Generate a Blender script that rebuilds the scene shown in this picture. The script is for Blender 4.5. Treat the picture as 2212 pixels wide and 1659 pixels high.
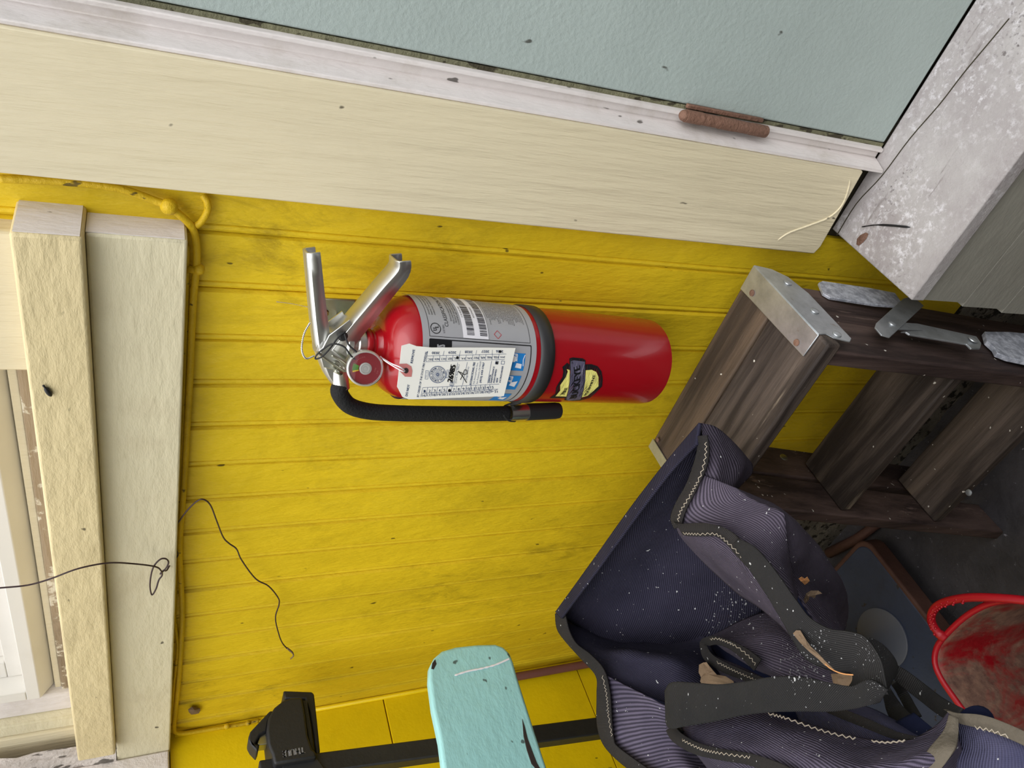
import bpy, math, random
import numpy as np
from mathutils import Vector, Matrix, noise
random.seed(7)
rnd = random.random
PI = math.pi
# ------------------------------------------------------------------ scene, camera, light
for o in list(bpy.data.objects): bpy.data.objects.remove(o)
S = bpy.context.scene
COL = S.collection
Z0 = 1.42                                  # floor is z = 0, the camera is held 1.42 m above it
F = 1646.6; CX, CY = 1106.0, 829.5         # focal length and centre in pixels of the 2212 x 1659 frame
R = np.array([[2.87889719e-01, -3.17804038e-01, -9.03393659e-01],
              [-7.40572752e-01, -6.71976075e-01, 3.91223766e-04],
              [-6.07183258e-01, 6.68916099e-01, -4.28812014e-01]])   # world -> camera (x right, y down, z forward)
C = np.array([0.0, -0.69, 0.0])
cd = bpy.data.cameras.new('camera'); cam = bpy.data.objects.new('camera', cd); COL.objects.link(cam)
cd.sensor_fit = 'HORIZONTAL'; cd.sensor_width = 36.0; cd.lens = F * 36.0 / 2212.0; cd.clip_start = 0.01
m = Matrix([[R[0][i], -R[1][i], -R[2][i], C[i]] for i in range(3)] + [[0, 0, 0, 1]])
m[2][3] += Z0
cam.matrix_world = m
S.camera = cam
S.view_settings.view_transform = 'Standard'; S.view_settings.look = 'None'
S.view_settings.exposure = 0.74; S.view_settings.gamma = 1.0; S.view_settings.use_curve_mapping = False
w = bpy.data.worlds.new('world'); S.world = w; w.use_nodes = True
nt = w.node_tree; nt.nodes.clear()
tc = nt.nodes.new('ShaderNodeTexCoord'); sp = nt.nodes.new('ShaderNodeSeparateXYZ'); rp = nt.nodes.new('ShaderNodeValToRGB')
bg = nt.nodes.new('ShaderNodeBackground'); wo = nt.nodes.new('ShaderNodeOutputWorld'); mr = nt.nodes.new('ShaderNodeMapRange')
nt.links.new(tc.outputs['Generated'], sp.inputs[0]); nt.links.new(sp.outputs['Z'], mr.inputs[0])
mr.inputs[1].default_value = -1; mr.inputs[2].default_value = 1
nt.links.new(mr.outputs[0], rp.inputs[0]); nt.links.new(rp.outputs[0], bg.inputs[0]); nt.links.new(bg.outputs[0], wo.inputs[0])
e = rp.color_ramp.elements
e[0].position = 0.0; e[0].color = (0.03, 0.03, 0.03, 1)
e[1].position = 1.0; e[1].color = (1.0, 1.0, 1.0, 1)
for p, c in ((0.50, (0.05, 0.05, 0.05, 1)), (0.60, (0.30, 0.31, 0.32, 1)), (0.80, (1.0, 1.02, 1.05, 1))):
    k = e.new(p); k.color = c
bg.inputs[1].default_value = 1.5
sl = bpy.data.lights.new('overcast_sun', 'SUN'); so = bpy.data.objects.new('overcast_sun', sl); COL.objects.link(so)
sl.energy = 0.6; sl.angle = math.radians(50); sl.color = (1.0, 0.985, 0.96)
so.rotation_euler = Vector((0.5, -0.50, 1.0)).to_track_quat('Z', 'Y').to_euler(); so.location = (2, -2, 4)

# ------------------------------------------------------------------ geometry helpers (z is measured from camera height, build() adds Z0)
def ray(u, v): return R.T @ np.array([(u - CX) / F, (v - CY) / F, 1.0])
def aty(u, v, y): d = ray(u, v); return C + d * ((y - C[1]) / d[1])
def atx(u, v, x): d = ray(u, v); return C + d * ((x - C[0]) / d[0])
def atz(u, v, z): d = ray(u, v); return C + d * ((z - C[2]) / d[2])
def nrm(a): a = np.asarray(a, float); return a / (np.linalg.norm(a) + 1e-12)

class MB:
    def __init__(s): s.v = []; s.f = []; s.uv = {}
    def add(s, vs, fs, uvs=None):
        n = len(s.v); s.v += [tuple(map(float, q)) for q in vs]
        for i, f in enumerate(fs):
            if uvs is not None: s.uv[len(s.f)] = [uvs[k] for k in f]
            s.f.append(tuple(k + n for k in f))
        return s
    def box(s, x0, x1, y0, y1, z0, z1):
        vs = [(x, y, z) for x in (x0, x1) for y in (y0, y1) for z in (z0, z1)]
        return s.add(vs, [(0, 1, 3, 2), (4, 6, 7, 5), (0, 4, 5, 1), (2, 3, 7, 6), (0, 2, 6, 4), (1, 5, 7, 3)])
    def hexa(s, p):                       # eight corners: bottom loop then top loop
        return s.add(p, [(0, 3, 2, 1), (4, 5, 6, 7), (0, 1, 5, 4), (1, 2, 6, 5), (2, 3, 7, 6), (3, 0, 4, 7)])
    def prism(s, poly, fn, a, b):         # polygon extruded between parameters a and b through fn(p, t)
        n = len(poly); vs = [fn(p, a) for p in poly] + [fn(p, b) for p in poly]
        fs = [tuple(range(n))[::-1], tuple(range(n, 2 * n))] + [(i, (i + 1) % n, n + (i + 1) % n, n + i) for i in range(n)]
        return s.add(vs, fs)
    def tube(s, path, r, n=10, close=False, caps=True, flat=None):
        P = [np.array(p, float) for p in path]; m_ = len(P); vs = []; fs = []
        rr = r if hasattr(r, '__len__') else [r] * m_
        up = None
        for i in range(m_):
            if close: t = P[(i + 1) % m_] - P[i - 1]
            else: t = P[min(i + 1, m_ - 1)] - P[max(i - 1, 0)]
            t = nrm(t)
            if up is None:
                up = np.cross(t, (0, 0, 1) if abs(t[2]) < .9 else (1, 0, 0))
            up = nrm(up - t * (up @ t)); b = np.cross(t, up)
            for k in range(n):
                a = 2 * PI * k / n; vs.append(P[i] + (up * math.cos(a) + b * math.sin(a) * (flat or 1)) * rr[i])
        for i in range(m_ if close else m_ - 1):
            for k in range(n):
                j = (i + 1) % m_
                fs.append((i * n + k, i * n + (k + 1) % n, j * n + (k + 1) % n, j * n + k))
        if caps and not close: fs += [tuple(range(n))[::-1], tuple(range((m_ - 1) * n, m_ * n))]
        return s.add(vs, fs)
    def lathe(s, prof, o, ax, n=32, caps=True, a0=0, a1=2 * PI, ref=None):
        ax = nrm(ax); o = np.array(o, float)
        e1 = nrm(np.cross(ax, ref if ref is not None else ((0, 0, 1) if abs(ax[2]) < .9 else (1, 0, 0)))); e2 = np.cross(ax, e1)
        full = abs(a1 - a0 - 2 * PI) < 1e-6; nn = n if full else n + 1; vs = []; fs = []
        for r_, h in prof:
            for k in range(nn):
                a = a0 + (a1 - a0) * k / n; vs.append(o + ax * h + (e1 * math.cos(a) + e2 * math.sin(a)) * r_)
        for i in range(len(prof) - 1):
            for k in range(n):
                k2 = (k + 1) % nn; fs.append((i * nn + k, i * nn + k2, (i + 1) * nn + k2, (i + 1) * nn + k))
        if caps and full: fs += [tuple(range(nn))[::-1], tuple(range((len(prof) - 1) * nn, len(prof) * nn))]
        return s.add(vs, fs)
    def ball(s, o, r, n=8): return s.lathe([(r * math.sin(PI * i / n) + 1e-5, -r * math.cos(PI * i / n)) for i in range(n + 1)], o, (0, 0, 1), n * 2)
    def mesh(s, name, dz=Z0):
        me = bpy.data.meshes.new(name); me.from_pydata([(x, y, z + dz) for x, y, z in s.v], [], s.f)
        if s.uv:
            l = me.uv_layers.new(name='UVMap')
            for p in me.polygons:
                for li, q in zip(p.loop_indices, s.uv.get(p.index, [(0, 0)] * 20)): l.data[li].uv = q
        me.update(); return me
    def build(s, name, mat, parent=None, smooth=False, bevel=0, seg=2, solid=0, sub=0, loc=None, angle=None):
        me = s.mesh(name, Z0 if loc is None else 0)
        o = bpy.data.objects.new(name, me); COL.objects.link(o)
        me.materials.append(mat)
        import bmesh
        b = bmesh.new(); b.from_mesh(me); bmesh.ops.recalc_face_normals(b, faces=b.faces); b.to_mesh(me); b.free()
        if smooth or bevel:
            me.polygons.foreach_set('use_smooth', [True] * len(me.polygons))
            if bevel or angle is not None:
                try: me.set_sharp_from_angle(angle=math.radians(angle or 35))
                except Exception: pass
        if loc is not None: o.location = (loc[0], loc[1], loc[2] + Z0)
        if solid:
            q = o.modifiers.new('thickness', 'SOLIDIFY'); q.thickness = solid; q.offset = 0
        if bevel:
            q = o.modifiers.new('bevel', 'BEVEL'); q.width = bevel; q.segments = seg; q.limit_method = 'ANGLE'; q.angle_limit = math.radians(30); q.harden_normals = False
        if sub:
            q = o.modifiers.new('sub', 'SUBSURF'); q.levels = sub; q.render_levels = sub
        if parent is not None: adopt(o, parent)
        return o
def adopt(o, p):
    o.parent = p
    pl = Vector(p.get('wloc', (0, 0, 0)))
    o.matrix_parent_inverse = Matrix.Translation(-pl)
    o['wloc'] = tuple(o.location)
def thing(name, label, cat, loc, group=None):
    o = bpy.data.objects.new(name, None); COL.objects.link(o); o.empty_display_size = .05
    o.location = (loc[0], loc[1], loc[2] + Z0); o['wloc'] = tuple(o.location)
    o['label'] = label; o['category'] = cat
    if group: o['group'] = group
    return o
def tag(o, label, cat, group=None):
    o['label'] = label; o['category'] = cat
    if group: o['group'] = group
    return o
def struct(o, label=None):
    o['kind'] = 'structure'
    if label: o['label'] = label
    return o
def stuff(o): o['kind'] = 'stuff'; return o
def spline(pts, n=8):
    P = [np.array(p, float) for p in pts]; out = []
    for i in range(len(P) - 1):
        a, b, c, d = P[max(i - 1, 0)], P[i], P[i + 1], P[min(i + 2, len(P) - 1)]
        for k in range(n):
            t = k / n
            out.append(.5 * ((2 * b) + (c - a) * t + (2 * a - 5 * b + 4 * c - d) * t * t + (3 * b - a - 3 * c + d) * t ** 3))
    out.append(P[-1]); return out

# ------------------------------------------------------------------ materials
def srgb(r, g, b):
    f = lambda c: (c / 255 / 12.92) if c / 255 <= .04045 else ((c / 255 + .055) / 1.055) ** 2.4
    return (f(r), f(g), f(b), 1)
class NT:
    def __init__(s, name):
        s.m = bpy.data.materials.new(name); s.m.use_nodes = True; s.t = s.m.node_tree; s.t.nodes.clear()
        s.out = s.n('ShaderNodeOutputMaterial'); s.b = s.n('ShaderNodeBsdfPrincipled'); s.l(s.b.outputs[0], s.out.inputs[0])
        s.pos = s.n('ShaderNodeNewGeometry').outputs['Position']
    def n(s, k, **kw):
        x = s.t.nodes.new(k)
        for a, b in kw.items(): setattr(x, a, b)
        return x
    def l(s, a, b): s.t.links.new(a, b)
    def scale(s, src, sc, rot=None):
        x = s.n('ShaderNodeMapping'); s.l(src, x.inputs[0]); x.inputs['Scale'].default_value = sc
        if rot: x.inputs['Rotation'].default_value = rot
        return x.outputs[0]
    def noise(s, src, sc, detail=4, rough=.55, stretch=(1, 1, 1), dist=0):
        x = s.n('ShaderNodeTexNoise'); s.l(s.scale(src, stretch), x.inputs['Vector']); x.inputs['Scale'].default_value = sc
        x.inputs['Detail'].default_value = detail; x.inputs['Roughness'].default_value = rough; x.inputs['Distortion'].default_value = dist
        return x.outputs[0]
    def ramp(s, src, a, b, ca=(0, 0, 0, 1), cb=(1, 1, 1, 1)):
        x = s.n('ShaderNodeValToRGB'); s.l(src, x.inputs[0]); e = x.color_ramp.elements
        e[0].position = a; e[1].position = b; e[0].color = ca; e[1].color = cb; return x.outputs[0]
    def mix(s, fac, a, b, mode='MIX'):
        x = s.n('ShaderNodeMix', data_type='RGBA', blend_type=mode)
        if isinstance(fac, (int, float)): x.inputs[0].default_value = fac
        else: s.l(fac, x.inputs[0])
        for i, q in ((6, a), (7, b)):
            if isinstance(q, (tuple, list)): x.inputs[i].default_value = q
            else: s.l(q, x.inputs[i])
        return x.outputs[2]
    def math(s, op, a, b=None):
        x = s.n('ShaderNodeMath', operation=op)
        for i, q in enumerate((a, b)):
            if q is None: continue
            if isinstance(q, (int, float)): x.inputs[i].default_value = q
            else: s.l(q, x.inputs[i])
        return x.outputs[0]
    def bump(s, h, strength, dist=.002, prev=None):
        x = s.n('ShaderNodeBump'); s.l(h, x.inputs['Height']); x.inputs['Strength'].default_value = strength; x.inputs['Distance'].default_value = dist
        if prev is not None: s.l(prev, x.inputs['Normal'])
        return x.outputs[0]
    def fin(s, col=None, rough=.5, metal=0, normal=None, spec=None, coat=0, trans=0):
        if col is not None:
            if isinstance(col, (tuple, list)): s.b.inputs['Base Color'].default_value = col
            else: s.l(col, s.b.inputs['Base Color'])
        if isinstance(rough, (int, float)): s.b.inputs['Roughness'].default_value = rough
        else: s.l(rough, s.b.inputs['Roughness'])
        s.b.inputs['Metallic'].default_value = metal
        if normal is not None: s.l(normal, s.b.inputs['Normal'])
        if spec is not None: s.b.inputs['Specular IOR Level'].default_value = spec
        s.b.inputs['Coat Weight'].default_value = coat
        s.b.inputs['Transmission Weight'].default_value = trans
        return s.m
def paint(name, col, dirt=(60, 50, 30), var=.12, smear=0, specs=None, rough=.55, bump=.35, stretch=(1, 1, 1), worn=None, grime=.25, bs=60, spec=.4):
    t = NT(name); c = srgb(*col); d = srgb(*dirt)
    lo = tuple([q * (1 - var) for q in c[:3]] + [1]); hi = tuple([min(1, q * (1 + var * .7)) for q in c[:3]] + [1])
    k = t.ramp(t.noise(t.pos, 7, 5, .6, stretch), .35, .65, lo, hi)
    g = t.ramp(t.noise(t.pos, 5, 8, .7, (1, 1, 1), .4), .54, .8, (0, 0, 0, 1), (grime,) * 3 + (1,))
    k = t.mix(g, k, d)
    if specs:      # sparse dark dashes and dots
        sp_ = t.ramp(t.noise(t.pos, specs[0], 2, .5, specs[2] if len(specs) > 2 else (1, 1, .5)), specs[1], specs[1] + .03)
        k = t.mix(t.math('MULTIPLY', sp_, .8), k, srgb(45, 36, 22))
    if smear:
        s1 = t.ramp(t.noise(t.pos, 3.2, 3, .5), .50, .66); s2 = t.ramp(t.noise(t.pos, 34, 8, .75, (1, 1, .35), .8), .48, .68)
        k = t.mix(t.math('MULTIPLY', t.math('MULTIPLY', s1, s2), smear), k, d)
    if worn:       # (colour, threshold, scale)
        w_ = t.ramp(t.noise(t.pos, worn[2], 8, .65), worn[1], worn[1] + .05)
        k = t.mix(w_, k, srgb(*worn[0]))
    h1 = t.noise(t.pos, bs, 6, .6, stretch); h2 = t.noise(t.pos, 260, 3, .5, stretch)
    nn = t.bump(h1, bump, .004); nn = t.bump(h2, bump * .6, .0008, nn)
    return t.fin(k, rough, 0, nn, spec)
M = {}
M['yellow'] = paint('yellow_paint', (224, 192, 34), (96, 74, 14), .10, specs=(75, .735), rough=.42, bump=1.0, bs=44, stretch=(1, 1, .35), grime=.38, smear=.5)
t_ = M['yellow'].node_tree
M['yellow_side'] = paint('yellow_paint_side', (232, 200, 10), (110, 85, 10), .07, specs=(60, .74), rough=.42, bump=.25, bs=40)
M['cable_yellow'] = paint('yellow_painted_cable', (205, 170, 24), (70, 55, 15), .2, specs=(90, .66), rough=.5, bump=.5, bs=120, grime=.6)
M['cream'] = paint('cream_paint', (219, 207, 176), (150, 138, 105), .05, specs=(70, .76), rough=.45, bump=1.0, bs=55, stretch=(1, 1, .08), grime=.12)
M['cream_dirty'] = paint('cream_paint_dirty', (216, 199, 154), (120, 105, 72), .08, specs=(60, .72, (.5, 1, 1)), rough=.6, bump=.7, bs=60, stretch=(.35, 1, 1), grime=.35)
M['apron'] = paint('cream_paint_apron', (214, 205, 174), (150, 125, 90), .05, specs=(55, .74, (.6, 1, 1)), rough=.6, bump=.5, bs=70, stretch=(.3, 1, 1), grime=.3)
M['lit_white'] = paint('sky_lit_white_worn', (222, 215, 212), (150, 135, 105), .07, specs=(70, .7), rough=.6, bump=.5, bs=90, stretch=(1, 1, .3), grime=.6)  # sky light on right-facing cream trim put into the colour, plus wear
M['white_side'] = paint('white_paint_side', (222, 212, 204), (120, 110, 95), .06, specs=(60, .7), rough=.6, bump=.8, bs=50, grime=.5)
M['blue_door'] = paint('blue_grey_door_paint', (167, 179, 175), (120, 130, 125), .05, specs=(60, .76), rough=.5, bump=.25, bs=190, grime=.2)
t = NT('grey_step_paint')
k = t.ramp(t.noise(t.pos, 9, 8, .7), .3, .7, srgb(150, 142, 142), srgb(182, 178, 176))
sc_ = t.ramp(t.noise(t.pos, 130, 5, .7), .50, .66); cl_ = t.ramp(t.noise(t.pos, 11, 6, .6), .42, .62)
k = t.mix(t.math('MULTIPLY', sc_, cl_), k, srgb(214, 211, 214))
k = t.mix(t.math('MULTIPLY', t.ramp(t.noise(t.pos, 210, 3, .6), .56, .68), t.ramp(t.noise(t.pos, 8, 6, .7), .50, .66)), k, srgb(92, 84, 84))
k = t.mix(t.ramp(t.noise(t.pos, 70, 2, .5, (1, 1, 1)), .74, .76), k, srgb(60, 52, 50))
k = t.mix(t.ramp(t.noise(t.pos, 60, 6, .75, (.10, 1, 1)), .63, .70, (0, 0, 0, 1), (.6, .6, .6, 1)), k, srgb(112, 104, 100))
M['grey_top'] = t.fin(k, .6, 0, t.bump(t.noise(t.pos, 90, 8, .7), .7, .003), .4)
M['grey_side'] = paint('grey_riser_paint', (142, 139, 129), (80, 76, 68), .05, specs=(60, .75), rough=.55, bump=.45, bs=50, grime=.2, stretch=(.4, 1, 1))
M['flake'] = paint('flaking_white_paint', (214, 204, 196), (70, 58, 50), .12, specs=(60, .6), rough=.8, bump=1.0, bs=70, grime=.9)
M['vinyl'] = paint('white_vinyl', (224, 220, 212), (160, 150, 130), .02, rough=.4, bump=.05, grime=.15)
M['gap'] = NT('dark_gap').fin(srgb(52, 46, 30), .9)
M['jambgreen'] = paint('mossy_gap_paint', (120, 118, 92), (50, 45, 30), .3, specs=(100, .6), rough=.8, bump=.9, bs=120, grime=.8)
M['rotwood'] = paint('rotten_grey_wood', (150, 132, 108), (70, 58, 44), .3, rough=.9, bump=.9, bs=90, stretch=(.12, 1, 1), worn=((205, 196, 176), .56, 30), grime=.7)
M['concrete'] = paint('dark_concrete', (60, 57, 60), (26, 25, 25), .4, rough=.7, bump=.9, bs=50, worn=((124, 122, 128), .64, 60), grime=.7)
M['found'] = paint('mottled_foundation', (120, 114, 106), (25, 22, 20), .35, rough=.9, bump=.9, bs=60, worn=((40, 36, 30), .52, 40), grime=.8)
def wood(name, a, b, stretch, light=None):
    t = NT(name); n1 = t.noise(t.pos, 22, 8, .65, stretch, .3)
    k = t.ramp(n1, .38, .60, srgb(*a), srgb(*b))
    n2 = t.noise(t.pos, 60, 6, .7, stretch)
    k = t.mix(t.ramp(n2, .56, .75, (0, 0, 0, 1), (.6, .6, .6, 1)), k, srgb(32, 24, 20))
    if light: k = t.mix(t.ramp(t.noise(t.pos, 26, 6, .7, stretch), .61, .70, (0, 0, 0, 1), (.8, .8, .8, 1)), k, srgb(*light))
    sp_ = t.ramp(t.noise(t.pos, 120, 1, .4), .77, .79)
    k = t.mix(sp_, k, srgb(205, 200, 190))
    nn = t.bump(t.noise(t.pos, 70, 6, .7, stretch), .8, .003)
    return t.fin(k, .7, 0, nn, .35)
M['wood_x'] = wood('weathered_wood_crosswise', (44, 36, 32), (102, 89, 80), (.07, 1, 1), (160, 145, 125))
M['wood_z'] = wood('weathered_wood_lengthwise', (46, 34, 32), (94, 76, 70), (1, 1, .07), (140, 118, 110))
M['wood_cap'] = wood('painted_speckled_wood', (58, 47, 38), (106, 88, 72), (.09, 1, 1), (150, 140, 130))
M['brown_edge'] = paint('worn_brown_edge', (84, 56, 46), (40, 26, 24), .3, rough=.7, bump=.5, bs=60, grime=.6, worn=((70, 90, 100), .7, 50))
M['seat_blue'] = paint('dark_blue_seat', (52, 60, 80), (34, 32, 34), .2, rough=.6, bump=.3, bs=50, specs=(60, .7), grime=.6)
def metal(name, col, rough, bump=.1, var=.2, spots=None, scale=30):
    t = NT(name); c = srgb(*col); k = t.ramp(t.noise(t.pos, scale, 6, .7), .35, .65, tuple([q * (1 - var) for q in c[:3]] + [1]), c)
    if spots: k = t.mix(t.ramp(t.noise(t.pos, 40, 6, .7), spots[1], spots[1] + .1), k, srgb(*spots[0]))
    return t.fin(k, rough, 1.0 if spots is None or len(spots) < 3 else spots[2], t.bump(t.noise(t.pos, 150, 4), bump, .0006))
M['galv'] = metal('galvanised_steel', (196, 200, 204), .42, .3, .3, ((150, 132, 118), .62, .85))
M['alum'] = metal('cast_aluminium', (222, 222, 218), .40, .15, .06)
M['zinc'] = metal('zinc_plate', (176, 176, 160), .4, .2, .2)
M['chrome'] = metal('chrome', (228, 224, 216), .28, .02, .05)
M['brass'] = metal('brass_screw', (150, 120, 70), .35)
M['rust'] = paint('rusty_steel', (124, 92, 76), (80, 44, 28), .25, rough=.75, bump=.7, bs=130, grime=.7)
M['pipe'] = paint('maroon_pipe', (118, 74, 66), (70, 44, 38), .15, rough=.6, bump=.3, bs=80)
M['red'] = NT('red_enamel').fin(srgb(158, 12, 24), .25, 0, None, .5, .25)
M['red_dark'] = NT('red_gauge').fin(srgb(150, 22, 38), .4)
M['label'] = NT('grey_label').fin(srgb(168, 168, 172), .35)
M['white'] = NT('white_label').fin(srgb(236, 234, 240), .45)
M['paper'] = NT('tag_paper').fin(srgb(236, 234, 226), .7)
M['ink'] = NT('blue_grey_ink').fin(srgb(74, 92, 128), .6)
M['black_ink'] = NT('black_ink').fin(srgb(18, 18, 22), .5)
M['dark_print'] = NT('dark_print').fin(srgb(52, 52, 60), .5)
M['salmon'] = NT('salmon_patch').fin(srgb(198, 122, 118), .7)
M['picto'] = NT('picto_blue').fin(srgb(36, 130, 205), .4)
M['yel_print'] = NT('pale_yellow_print').fin(srgb(236, 228, 130), .4)
M['grey_print'] = NT('grey_banner').fin(srgb(92, 88, 110), .4)
M['rubber'] = NT('black_rubber').fin(srgb(30, 30, 31), .62)
M['hose'] = paint('braided_black_hose', (27, 27, 28), (12, 12, 12), .1, rough=.75, bump=.5, bs=400, grime=.1, spec=.3)
M['strap_rubber'] = NT('black_band').fin(srgb(44, 44, 46), .45)
M['plastic'] = paint('black_plastic', (34, 34, 36), (80, 80, 78), .1, rough=.5, bump=.15, bs=200, specs=None, grime=.12)
M['bar'] = paint('black_bar', (32, 32, 34), (70, 68, 60), .15, rough=.5, bump=.2, bs=100, grime=.2)
M['crumb'] = NT('pale_crumbs').fin(srgb(140, 140, 142), .8)
M['thread'] = NT('cream_thread').fin(srgb(170, 158, 142), .9)
M['wirem'] = NT('dark_wire').fin(srgb(58, 40, 44), .5)
M['yellow_green'] = NT('gauge_green').fin(srgb(90, 150, 50), .5)
M['gyellow'] = NT('gauge_yellow').fin(srgb(240, 200, 40), .5)
M['leaf'] = paint('dry_leaf', (128, 106, 84), (60, 44, 34), .25, rough=.85, bump=.6, bs=200, grime=.5)
M['leaf_orange'] = paint('orange_leaf', (196, 138, 86), (90, 60, 40), .2, rough=.8, bump=.4, bs=200, grime=.3)
M['board_blue'] = paint('light_blue_paint', (156, 208, 208), (110, 118, 106), .06, specs=(70, .71, (1, .6, 1)), rough=.4, bump=.4, bs=60, grime=.35, stretch=(1, .5, 1), worn=((214, 224, 222), .72, 45))
M['crackdark'] = NT('dark_wood_slit').fin(srgb(46, 36, 32), .9)
M['disc'] = NT('translucent_grey_disc').fin(srgb(84, 88, 100), .45)
M['glint'] = paint('blue_grey_patch', (70, 88, 104), (40, 46, 58), .1, rough=.6)
t = NT('clear_glass'); M['glass'] = t.fin((1, 1, 1, 1), .02, 0, None, .5, 0, 1.0)
t = NT('window_pane'); M['pane'] = t.fin(srgb(120, 128, 130), .08, 0, None, .6)
t = NT('window_curtain'); M['blind'] = t.fin(srgb(238, 238, 238), .8)
# red tub with dried mud
t = NT('muddy_red_plastic')
mud = t.ramp(t.noise(t.pos, 14, 9, .72, (1, 1, .5), .6), .37, .54)
k = t.mix(mud, srgb(150, 16, 27), t.ramp(t.noise(t.pos, 60, 6, .7), .3, .7, srgb(92, 66, 58), srgb(150, 118, 98)))
M['tub'] = t.fin(k, t.ramp(mud, 0, 1, (.35,) * 3 + (1,), (.85,) * 3 + (1,)), 0, t.bump(t.noise(t.pos, 80, 8, .7), .5, .003))
M['tub_red'] = NT('red_plastic').fin(srgb(176, 18, 34), .4)
# twill canvas: ribs follow the UV map
def twill(name, ridge, valley, fade, freq=330, amt=.55):
    t = NT(name); uv = t.n('ShaderNodeTexCoord').outputs['UV']
    sx = t.n('ShaderNodeSeparateXYZ'); t.l(uv, sx.inputs[0])
    wob = t.noise(t.pos, 30, 3); ph = t.math('ADD', t.math('MULTIPLY', sx.outputs['X'], freq * 2 * PI), t.math('MULTIPLY', wob, 1.5))
    st = t.math('ADD', t.math('MULTIPLY', t.math('SINE', ph), .5), .5)
    cross = t.math('ADD', t.math('MULTIPLY', t.math('SINE', t.math('MULTIPLY', sx.outputs['Y'], 700 * 2 * PI)), .5), .5)
    f = t.ramp(t.noise(t.pos, 9, 6, .6), .35, .7)
    rc = t.mix(f, srgb(*ridge), srgb(*fade))
    k = t.mix(t.math('ADD', t.math('MULTIPLY', st, amt), 1 - amt), srgb(*valley), rc)
    dirt = t.ramp(t.noise(t.pos, 12, 7, .7), .62, .78, (0, 0, 0, 1), (.55, .55, .55, 1))
    k = t.mix(dirt, k, srgb(66, 50, 44))
    spk = t.ramp(t.noise(t.pos, 190, 1, .4), .765, .785)
    k = t.mix(spk, k, srgb(190, 190, 190))
    nn = t.bump(t.math('ADD', st, t.math('MULTIPLY', cross, .25)), .55, .0012)
    nn = t.bump(t.noise(t.pos, 26, 4, .6), .5, .006, nn)
    return t.fin(k, .92, 0, nn, .15)
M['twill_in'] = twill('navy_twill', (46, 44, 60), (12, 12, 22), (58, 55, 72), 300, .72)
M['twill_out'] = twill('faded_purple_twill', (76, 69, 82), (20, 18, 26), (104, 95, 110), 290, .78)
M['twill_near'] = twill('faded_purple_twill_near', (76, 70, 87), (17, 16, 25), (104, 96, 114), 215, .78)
M['twill_blue'] = twill('faded_blue_canvas', (68, 68, 94), (46, 46, 70), (86, 84, 106), 420, .4)
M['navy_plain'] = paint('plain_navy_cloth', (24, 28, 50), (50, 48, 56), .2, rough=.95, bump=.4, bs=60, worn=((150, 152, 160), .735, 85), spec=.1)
M['web'] = twill('black_webbing', (46, 45, 46), (18, 18, 19), (58, 56, 55), 560, .7)
M['bind'] = twill('charcoal_binding', (48, 46, 46), (20, 19, 21), (60, 56, 54), 650, .6)
M['bind_dirty'] = paint('muddy_binding', (98, 90, 78), (52, 46, 42), .2, rough=.9, bump=.6, bs=120, grime=.6)

# ------------------------------------------------------------------ text helper
def text_verts(s, font_res=2):
    cu = bpy.data.curves.new('t', 'FONT'); cu.body = s; cu.resolution_u = font_res; cu.size = 1
    o = bpy.data.objects.new('t', cu); COL.objects.link(o)
    bpy.context.view_layer.update()
    me = bpy.data.meshes.new_from_object(o.evaluated_get(bpy.context.evaluated_depsgraph_get()))
    vs = [(v.co.x, v.co.y) for v in me.vertices]; fs = [tuple(p.vertices) for p in me.polygons]
    bpy.data.objects.remove(o); bpy.data.curves.remove(cu); bpy.data.meshes.remove(me)
    return vs, fs
TC = {}
def put_text(mb, s, cx, cy, w_, h_, fn, rot=0, bold=0, fit='both'):
    """text centred on (cx, cy) of a surface, w_ wide and h_ tall before rotation; fn maps surface to world"""
    if s not in TC: TC[s] = text_verts(s)
    vs, fs = TC[s]
    if not vs: return
    xs = [v[0] for v in vs]; ys = [v[1] for v in vs]
    x0, x1, y0, y1 = min(xs), max(xs), min(ys), max(ys)
    sx = w_ / (x1 - x0 + 1e-9); sy = h_ / (y1 - y0 + 1e-9)
    ca, sa = math.cos(rot), math.sin(rot)
    for dx in ((0,) if not bold else (-bold, 0, bold)):
        out = []
        for x, y in vs:
            a = (x - (x0 + x1) / 2) * sx + dx; b = (y - (y0 + y1) / 2) * sy
            out.append(fn(cx + a * ca - b * sa, cy + a * sa + b * ca))
        mb.add(out, fs)
def put_poly(mb, pts, fn): mb.add([fn(*p) for p in pts], [tuple(range(len(pts)))])
def put_rect(mb, x0, x1, y0, y1, fn, nx=1):
    for i in range(nx):
        a = x0 + (x1 - x0) * i / nx; b = x0 + (x1 - x0) * (i + 1) / nx
        put_poly(mb, [(a, y0), (b, y0), (b, y1), (a, y1)], fn)
def put_line(mb, pts, wd, fn, close=False):
    n = len(pts)
    for i in range(n if close else n - 1):
        a = np.array(pts[i], float); b = np.array(pts[(i + 1) % n], float); d = nrm(b - a); q = np.array([-d[1], d[0]]) * wd / 2
        k = max(1, int(np.linalg.norm(b - a) / .004))
        for j in range(k):
            p0 = a + (b - a) * j / k; p1 = a + (b - a) * (j + 1) / k
            put_poly(mb, [tuple(p0 - q), tuple(p1 - q), tuple(p1 + q), tuple(p0 + q)], fn)

# ================================================================== THE SETTING
XC = -1.477                                  # corner with the side wall
# floor
b = MB(); b.box(-3.2, 3.2, -3.2, .35, -1.47, -1.42); struct(b.build('floor', M['concrete']))
b = MB(); b.box(XC, 2.6, -1.30, -1.22, -1.42, .10); struct(b.build('added_shade_wall', M['grey_side']))  # unseen low wall added behind the camera to shade the floor area
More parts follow.
